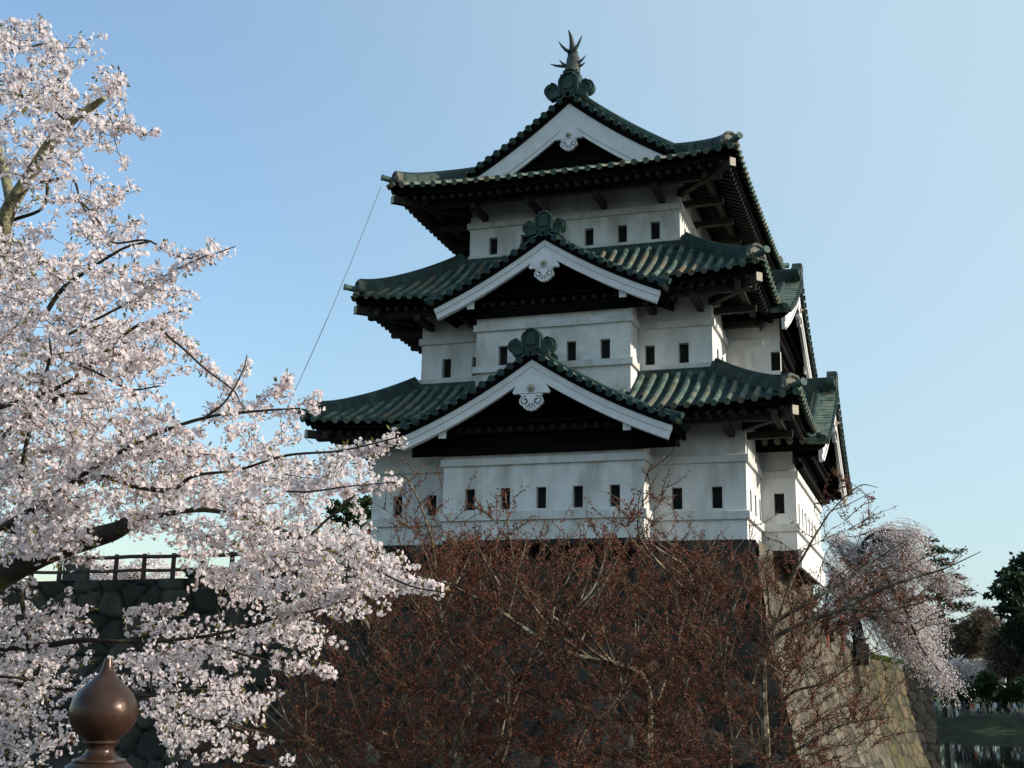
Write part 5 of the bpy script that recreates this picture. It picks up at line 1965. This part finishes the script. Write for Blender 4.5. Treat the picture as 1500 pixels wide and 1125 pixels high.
def evergreen_at(label, x, y, H, w, seed, n=7000):
    global rng
    rng = np.random.default_rng(seed)
    b = np.array([x, y, -7.3])
    bl = []
    for k in range(18):
        t = k / 17.0
        r = w * (0.25 + 0.75 * math.sin(min(1.0, 0.12 + t * 1.05) * math.pi * 0.72))
        an = k * 2.4
        bl.append((b + np.array([math.cos(an) * r * 0.55, math.sin(an) * r * 0.55, H * (1 - 0.72 * t)]), r * 0.55, r * 0.55, H * 0.055))
    leafy('evergreen_tree', label, 'evergreen tree', b, [b, b + np.array([0.2, 0, H * 0.5]), b + np.array([0, 0, H * 0.95])], 0.55, bl, n, 0.75, 'evergreen', group='dark evergreens on the far bank')


rng = np.random.default_rng(5)
D = 163.0
b = at(1524, 1047, D)
b[2] = -7.3
pads = [(1492, 827, 13, 7), (1515, 818, 22, 9), (1472, 842, 13, 5), (1488, 850, 22, 8), (1462, 857, 13, 5), (1478, 867, 24, 8), (1456, 872, 12, 4), (1490, 886, 24, 9), (1475, 897, 14, 7), (1520, 850, 26, 12), (1540, 875, 30, 12), (1500, 912, 26, 12), (1530, 905, 30, 14),
        (1560, 845, 24, 10), (1575, 880, 28, 12), (1560, 915, 30, 14), (1485, 930, 20, 12), (1515, 945, 28, 14), (1545, 805, 20, 8)]
leafy('evergreen_tree', 'dark spreading evergreen cut off by the right edge of the view', 'evergreen tree', b, [b, at(1526, 950, D), at(1530, 880, D), at(1532, 820, D)], 0.7,
      [px_blob(x, y, D + rng.uniform(-3, 3), w, h, w) for x, y, w, h in pads], 15000, 0.56, 'evergreen', group='dark evergreens on the far bank')
evergreen_at('second dark evergreen farther back beside the spreading one', 20.5, 150, 15, 4.5, 6)
evergreen_at('tall evergreen beyond the right edge, nearest the path', 33, 143, 23, 8, 8)
evergreen_at('tall evergreen beyond the right edge, near the water', 36, 128, 22, 8, 9)
evergreen_at('broad evergreen beyond the right edge, behind the path', 42, 160, 25, 9, 10)
evergreen_at('tallest evergreen beyond the right edge', 50, 148, 28, 9, 12)
evergreen_at('evergreen beyond the right edge, at the bend of the bank', 48, 132, 25, 9, 13)
evergreen_at('evergreen beyond the right edge, far from the path', 57, 166, 28, 10, 14)

rng = np.random.default_rng(99)
# brown, still leafless trees and shaded cherries on the far bank
for k, (x, y, d, w, h, lab) in enumerate([(1418, 935, 190, 26, 30, 'round leafless brown tree between the thin pine and the evergreens'), (1446, 930, 198, 24, 30, 'leafless brown tree just left of the dark evergreen'),
                                           (1475, 955, 185, 30, 34, 'low leafless brown tree under the dark evergreen'), (1395, 945, 205, 18, 26, 'leafless brown tree showing behind the thin pine')]):
    b = at(x, 1042, d)
    b[2] = -7.1
    leafy('bare_tree', lab, 'bare tree', b, [b, at(x + 2, (y + 1042) / 2, d), at(x, y - h * 0.7, d)], 0.4,
          [px_blob(x + rng.uniform(-0.6, 0.6) * w, y + rng.uniform(-0.7, 0.6) * h, d, w * 0.5, h * 0.45) for _ in range(12)], 9000, 1.1, 'bare', group='leafless trees on the far bank', wr=(0.06, 0.14))
for k, (x, y, d, w, h, lab) in enumerate([(1405, 988, 184, 34, 26, 'shaded pale cherry in bloom left of the green bush on the far bank'), (1462, 984, 188, 34, 24, 'shaded pale cherry in bloom right of the green bush on the far bank'),
                                           (1352, 1005, 170, 26, 18, 'small cherry in bloom low at the foot of the weeping cherry')]):
    b = at(x, 1044, d)
    b[2] = -7.2
    leafy('cherry_tree', lab, 'cherry tree', b, [b, at(x + 3, (y + 1044) / 2 + 4, d), at(x, y - h * 0.4, d)], 0.35,
          [px_blob(x + rng.uniform(-0.7, 0.7) * w, y + rng.uniform(-0.6, 0.7) * h, d, w * 0.45, h * 0.4) for _ in range(10)], 4200, 0.36, 'petal_far', group='cherries in bloom on the far bank')
for k, (x, y, d, w, h, lab) in enumerate([(1440, 1010, 178, 22, 26, 'rounded green bush behind the people on the far bank'), (1410, 1022, 180, 16, 10, 'low dark hedge left of the green bush'), (1478, 1016, 178, 26, 20, 'broad dark green bush at the right edge of the far bank')]):
    b = at(x, 1044, d)
    b[2] = -7.2
    leafy('bush', lab, 'bush', b, [b, at(x, y, d), at(x, y - h * 0.5, d)], 0.16,
          [px_blob(x + rng.uniform(-0.6, 0.6) * w, y + rng.uniform(-0.6, 0.6) * h, d, w * 0.55, h * 0.5) for _ in range(8)], 3000, 0.4, 'bush', group='green bushes on the far bank')
# far wood closing the horizon
C, U = [], []
n = 26000
xs = rng.uniform(-260, 420, n)
yy_ = rng.uniform(230, 300, n)
zz_ = -7 + rng.uniform(0, 1, n) ** 0.8 * (9 + 4 * np.sin(xs * 0.13) + 3 * np.sin(xs * 0.41 + 1))
nn = rand_unit(n)
a, b = frames_from(nn)
v, q = leaves(np.stack([xs, yy_, zz_], 1), nn, a, rng.uniform(1.2, 2.4, n), rng.uniform(0.8, 1.6, n))
tag(link_mesh('woods', v, q, M['bush']), 'distant wood closing the horizon behind the park', 'woods', kind='stuff')

# trees on the terrace left of the keep
D = 78.0
b = at(500, 850, D)
b[2] = -0.4
leafy('pine_tree', 'small open pine on the terrace just left of the keep wall', 'pine tree', b, [b, at(503, 800, D), at(507, 760, D), at(512, 742, D)], 0.20,
      [px_blob(x, y, D + rng.uniform(-1, 1), w, h) for x, y, w, h in ((490, 740, 14, 7), (520, 737, 12, 6), (500, 750, 20, 6), (530, 752, 12, 5), (512, 762, 16, 5), (488, 760, 8, 5))], 900, 0.32, 'needle')
b = at(548, 850, D + 4)
b[2] = -0.4
leafy('pine_tree', 'darker pine half hidden behind the left wall of the keep', 'pine tree', b, [b, at(548, 790, D + 4), at(550, 745, D + 4)], 0.25,
      [px_blob(x, y, D + 4, w, h) for x, y, w, h in ((540, 742, 11, 10), (536, 760, 9, 8), (548, 775, 14, 8))], 1200, 0.34, 'needle')
b = at(535, 850, D - 3)
b[2] = -0.4
leafy('bush', 'reddish brown bush against the left corner of the keep', 'bush', b, [b, at(534, 810, D - 3), at(534, 790, D - 3)], 0.10,
      [px_blob(535, 795, D - 3, 14, 14), px_blob(520, 805, D - 3, 14, 10), px_blob(545, 805, D - 3, 12, 10)], 900, 0.20, 'maple_leaf')
for x, y, w, h, d, lab in ((205, 842, 62, 40, 105, 'pale cherry in bloom seen through the log fence'), (150, 850, 50, 52, 112, 'cherry in bloom rising behind the stub of the big cherry limb')):
    b = at(x, 875, d)
    b[2] = -0.6
    leafy('cherry_tree', lab, 'cherry tree', b, [b, at(x, 860, d), at(x - 4, y - h * 0.3, d)], 0.3,
          [px_blob(x + rng.uniform(-0.7, 0.7) * w, y + rng.uniform(-0.5, 0.7) * h * (1 - 0.0), d, w * 0.4, h * 0.36) for _ in range(12)], 6000, 0.26, 'petal_far')
# dark evergreen shrub mass at the right end of the fence
b = at(395, 880, 54)
b[2] = -0.4
leafy('bush', 'dark evergreen bush at the right end of the log fence', 'bush', b, [b, at(395, 860, 54), at(390, 840, 54)], 0.12,
      [px_blob(x, y, 54, w, h) for x, y, w, h in ((350, 848, 30, 14), (400, 838, 34, 22), (450, 842, 30, 20), (300, 842, 24, 8))], 4200, 0.20, 'evergreen')

# log fence on the left wall
fence = thing('log_fence', at(190, 856, 52.0), 'dark log fence of posts and two rails on top of the shaded wall', 'fence')
fy = 6.75
def on_y(px, py, y):
    d = FW + RT * ((px - 750) / F_PX) + UP * ((562.5 - py) / F_PX)
    return CAM + d * ((y - CAM[1]) / d[1])


zf = lambda x: -0.75 + 0.33 * ((x + 60) / 47.6)
posts = [on_y(px, 850, fy)[0] for px in (4, 45, 86, 127, 168, 209, 252, 295, 338, 381)]
for x in posts:
    mb = MB()
    mb.tube([(x, fy, zf(x) - 0.3), (x, fy, zf(x) + 0.60), (x, fy, zf(x) + 1.12)], [0.105, 0.10, 0.095], 9)
    mb.build('post', M['rail_wood'], fence)
for h, r in ((1.00, 0.085), (0.42, 0.075)):
    mb = MB()
    mb.tube([(x, fy - 0.03, zf(x) + h + 0.02 * math.sin(x * 2.3)) for x in np.linspace(posts[0] - 1, posts[-1] + 0.6, 24)], r, 8)
    mb.build('rail', M['rail_wood'], fence)
# stone marker behind the fence
x0, x1 = on_y(97, 850, 8.0)[0], on_y(123, 850, 8.0)[0]
mb = MB()
mb.box((x0, 7.7, -0.75), (x1, 8.3, 0.55))
mb.box((x0 - 0.08, 7.62, -0.75), (x1 + 0.08, 8.38, -0.35))
mb.add([(x0, 7.7, 0.552), (x1, 7.7, 0.552), (x1, 8.3, 0.552), (x0, 8.3, 0.552), ((x0 + x1) / 2, 8.0, 0.68)], [(0, 1, 4), (1, 2, 4), (2, 3, 4), (3, 0, 4)])
tag(mb.build('stone_marker', M['granite']), 'square grey stone marker behind the log fence', 'stone marker')

# ------------------------------------------------------------------ things along the right-hand wall
fence2 = thing('picket_fence', (0.5, 26, -2.3), 'low fence of thin pickets along the top of the sunlit wall', 'fence')
mb = MB()
mr_ = MB()
prev = None
for k in range(58):
    t = k / 57
    y = 17.6 + t * 17.5
    x = np.interp(y, [16.9, 36.0], [0.25, 1.15]) - 0.22
    z = np.interp(y, [16.9, 36.0], [-1.75, -2.6])
    mb.bar((x, y, z - 0.1), (x, y, z + 0.62), 0.06, 0.06, up=(1, 0, 0))
    if k % 57 == 0:
        prev = (x, y, z)
o = mb.build('pickets', M['boss'], fence2)
o['kind'] = 'thing'
mr_.bar((0.06, 17.6, -1.78 + 0.42), (0.88, 35.1, -2.56 + 0.42), 0.05, 0.07)
mr_.build('rail', M['boss'], fence2)


def lantern(px, top, bot, d, lab):
    """festival lantern pole: red post, small roof, paper body"""
    b = at(px, bot, d)
    t = at(px + (top - bot) * 0.02, top, d)
    r = thing('lantern_post', b, lab, 'lantern post', 'red lantern posts on the terrace')
    m = MB()
    m.tube([b + np.array([0, 0, -0.3]), t], 0.055, 8)
    m.build('post', M['red_paint'], r)
    m = MB()
    h = b + (t - b) * 0.38
    m.lathe(h, [(0.13, -0.05), (0.24, 0.0), (0.28, 0.18), (0.27, 0.36), (0.2, 0.44)], 6)
    m.build('lamp_body', M['rail_wood'], r)
    m = MB()
    m.lathe(h, [(0.38, 0.44), (0.36, 0.48), (0.16, 0.60), (0.05, 0.70), (0.01, 0.74)], 6)
    m.build('lamp_roof', M['black_wood'], r)


lantern(1212, 893, 938, 57, 'red lantern post nearest the keep on the terrace')
lantern(1233, 903, 944, 60, 'red lantern post left of the small dark shrine roof')
# small roofed stone lantern / box on the terrace
D = 62.0
b = at(1264, 956, D)
sl = thing('garden_lantern', b, 'dark stone garden lantern with upturned roof by the weeping cherry', 'garden lantern')
k = D / F_PX
mb = MB()
mb.box(tuple(b + np.array([-9 * k, -9 * k, -0.3])), tuple(b + np.array([9 * k, 9 * k, 13 * k])))
mb.build('pedestal', M['granite'], sl)
mb = MB()
mb.lathe(b + np.array([0, 0, 13.1 * k]), [(6 * k, 0), (4.5 * k, 1.5 * k), (4.5 * k, 5 * k), (6 * k, 6 * k)], 6)
mb.build('light_chamber', M['granite'], sl)
mb = MB()
mb.lathe(b + np.array([0, 0, 19.2 * k]), [(11.5 * k, 1.2 * k), (10 * k, 0), (6 * k, 2.2 * k), (3 * k, 4.2 * k), (1.2 * k, 5 * k), (1.8 * k, 6.6 * k), (0.3 * k, 8.4 * k)], 6)
mb.build('roof', M['granite'], sl)
b = at(1204, 938, 58)
leafy('bush', 'dark green bush on the terrace behind the red lantern posts', 'bush', b, [b + np.array([0, 0, -0.3]), b + np.array([0, 0, 0.3]), b + np.array([0, 0, 0.8])], 0.08,
      [px_blob(1204, 932, 58, 11, 12), px_blob(1214, 934, 58, 8, 8)], 900, 0.14, 'evergreen')
# tufts of grass on the wall top
n = 2600
yy_ = rng.uniform(36.5, 45.5, n)
xx_ = np.interp(yy_, [36, 45, 47], [1.15, 3.05, 3.6]) - np.abs(rng.normal(0.0, 0.5, n)) + 0.12
zz_ = np.interp(yy_, [36, 45], [-2.6, -2.85]) + 0.02
u = rand_unit(n) * 0.5 + np.array([0.2, 0, 1.0])
u /= np.linalg.norm(u, axis=1)[:, None]
a, b_ = frames_from(u)
v, q = leaves(np.stack([xx_, yy_, zz_], 1), u, a, rng.uniform(0.2, 0.45, n), rng.uniform(0.03, 0.06, n))
tag(link_mesh('grass', v, q, leaf_mat('wall_grass', (0.06, 0.10, 0.02), (0.12, 0.16, 0.03), 0.4, 3)), 'bright green grass tufts on the top of the sunlit wall', 'grass', kind='stuff')

# ------------------------------------------------------------------ bronze finial of the bridge post, close by
D = 4.85
k = D / F_PX
c = at(152, 1040, D)
prof_px = [(966, 5), (970, 5.8), (978, 7.5), (986, 10.5), (992, 15), (1000, 24), (1009, 33.5), (1018, 41), (1028, 46), (1038, 48.5), (1048, 48.5), (1058, 46), (1067, 41), (1075, 33), (1080, 26.5), (1082, 24), (1083, 25.5),
           (1086, 25.5), (1087, 22.5), (1092, 20), (1098, 20), (1104, 24), (1108, 31), (1109, 37.5), (1111.5, 38.5), (1113, 37.5), (1118, 45), (1126, 52), (1136, 56), (1160, 57), (1163, 60), (1172, 60), (1175, 56), (1240, 56)]
post = thing('bridge_post', (c[0], c[1], -6.0), 'bridge post with a round pointed bronze finial in the lower left corner', 'bridge post')
mb = MB()
mb.lathe(c, [(r * k, (1040 - y) * k) for y, r in prof_px][::-1], 64)
mb.build('finial', M['bronze'], post, smooth=True)
mb = MB()
mb.lathe((c[0], c[1], -6.0), [(50 * k, 0.0), (50 * k, c[2] + 6.0 - 202 * k)], 32)
mb.build('shaft', M['red_paint'], post, smooth=True)
mb = MB()
mb.box((c[0] - 6, c[1] - 9.0, -6.15), (c[0] + 9, c[1] + 0.5, -6.0))
tag(mb.build('bridge_deck', M['rail_wood']), kind='structure')

# ------------------------------------------------------------------ visitors on the far bank
def person_mesh(pose):
    """one continuous figure grown from joints: pose 0 standing, 1 and 2 striding"""
    st = {0: 0.06, 1: 0.26, 2: -0.22}[pose]
    J = {'pelvis': (0, 0, 0.93, .15, .11), 'waist': (0, 0, 1.08, .135, .10), 'chest': (0, 0, 1.30, .17, .115), 'neck': (0, 0.01, 1.47, .055, .055), 'chin': (0, -0.015, 1.545, .07, .08), 'head': (0, -0.01, 1.64, .082, .10),
         'crown': (0, 0.0, 1.725, .05, .06)}
    for s, nm in ((-1, 'l'), (1, 'r')):
        sw = st * s
        J['hip' + nm] = (s * .095, 0, 0.88, .095, .10)
        J['knee' + nm] = (s * .10, -sw * .55 - 0.02, 0.50, .062, .062)
        J['ank' + nm] = (s * .10, -sw, 0.09, .045, .045)
        J['toe' + nm] = (s * .115, -sw - .15, 0.035, .038, .03)
        J['sho' + nm] = (s * .19, 0, 1.40, .062, .062)
        J['elb' + nm] = (s * .235, sw * .45 + .02, 1.13, .045, .045)
        J['wri' + nm] = (s * .225, sw * .7 - .06, 0.90, .032, .032)
        J['han' + nm] = (s * .22, sw * .75 - .08, 0.81, .03, .038)
    E = [('pelvis', 'waist'), ('waist', 'chest'), ('chest', 'neck'), ('neck', 'chin'), ('chin', 'head'), ('head', 'crown')]
    for nm in 'lr':
        E += [('pelvis', 'hip' + nm), ('hip' + nm, 'knee' + nm), ('knee' + nm, 'ank' + nm), ('ank' + nm, 'toe' + nm), ('chest', 'sho' + nm), ('sho' + nm, 'elb' + nm), ('elb' + nm, 'wri' + nm), ('wri' + nm, 'han' + nm)]
    names = list(J)
    me = bpy.data.meshes.new('person_cage')
    me.from_pydata([J[n_][:3] for n_ in names], [(names.index(a_), names.index(b_)) for a_, b_ in E], [])
    ob = bpy.data.objects.new('person_cage', me)
    COL.objects.link(ob)
    ob.modifiers.new('skin', 'SKIN')
    sk = me.skin_vertices[0].data
    for i, n_ in enumerate(names):
        sk[i].radius = J[n_][3:5]
        sk[i].use_root = n_ == 'pelvis'
    sb = ob.modifiers.new('sub', 'SUBSURF')
    sb.levels = 1
    dg = bpy.context.evaluated_depsgraph_get()
    out = bpy.data.meshes.new_from_object(ob.evaluated_get(dg))
    bpy.data.objects.remove(ob)
    for m_ in ('skin', 'jacket_a', 'trousers', 'hair'):
        out.materials.append(M[m_])
    for pl in out.polygons:
        x, y, z = pl.center
        if z > 1.66 or (z > 1.56 and y > 0.03):
            pl.material_index = 3
        elif z > 1.47 or (abs(x) > 0.15 and z < 0.90 and z > 0.7):
            pl.material_index = 0
        elif z > 0.86:
            pl.material_index = 1
        else:
            pl.material_index = 2
        pl.use_smooth = True
    return out


def flat_mat(n_, c_):
    M[n_] = noise_mat(n_, [(0.3, tuple(x * 0.85 for x in c_)), (0.7, c_)], 8, 0.85)


flat_mat('skin', (0.48, 0.30, 0.22))
flat_mat('hair', (0.015, 0.012, 0.01))
COATS = {'white': (0.75, 0.75, 0.73), 'red': (0.55, 0.05, 0.04), 'black': (0.02, 0.02, 0.022), 'grey': (0.25, 0.25, 0.27), 'pale blue': (0.35, 0.5, 0.62), 'beige': (0.5, 0.4, 0.27), 'navy': (0.03, 0.04, 0.09), 'green': (0.05, 0.18, 0.14)}
for cn, cc in COATS.items():
    flat_mat('jacket_' + cn.replace(' ', '_'), cc)
flat_mat('jacket_a', (0.3, 0.3, 0.3))
flat_mat('trousers', (0.03, 0.032, 0.045))
flat_mat('trousers_light', (0.35, 0.32, 0.26))
poses = [person_mesh(i) for i in range(3)]
walkers = [(1372, 'pale blue', 0), (1393, 'grey', 1), (1397, 'black', 2), (1402, 'white', 1), (1407, 'grey', 2), (1413, 'navy', 0), (1418, 'black', 1), (1426, 'red', 1), (1433, 'white', 2), (1437, 'black', 1), (1442, 'beige', 1), (1447, 'black', 2), (1453, 'navy', 0), (1458, 'white', 2),
           (1466, 'black', 0), (1479, 'beige', 1), (1483, 'black', 2), (1487, 'white', 1), (1493, 'navy', 0), (1497, 'green', 2)]
nth = {}
where = ['at the thin pine trunk', 'just right of the pine trunk', 'left of the first white coat', 'leading the left group', 'behind the first white coat', 'below the shaded cherry', 'left of the red coat', 'alone in red among dark coats', 'right of the red coat', 'after the red coat', 'below the green bush',
         'behind the first beige coat', 'right of the green bush', 'in the middle of the right half', 'left of the gap in the crowd', 'first after the gap', 'second after the gap', 'among dark coats near the right edge', 'near the right edge', 'at the right edge']
for i, (px, cn, ps) in enumerate(walkers):
    d = 166.0 + rng.uniform(-4, 4)
    p = at(px, 1045, d)
    z = far_bank(p[0], p[1])
    o = bpy.data.objects.new('person', poses[ps])
    COL.objects.link(o)
    o.location = (p[0], p[1], z - 0.01)
    o.rotation_euler = (0, 0, rng.choice([math.pi / 2, -math.pi / 2, 0.4, 2.8]) + rng.uniform(-0.4, 0.4))
    s_ = rng.uniform(0.94, 1.06)
    o.scale = (s_, s_, s_)
    o.material_slots[1].link = 'OBJECT'
    o.material_slots[1].material = M['jacket_' + cn.replace(' ', '_')]
    if i % 3 == 1:
        o.material_slots[2].link = 'OBJECT'
        o.material_slots[2].material = M['trousers_light']
    tag(o, 'person in a %s coat on the far bank, %s' % (cn, where[i]), 'person', 'visitors walking along the far bank')
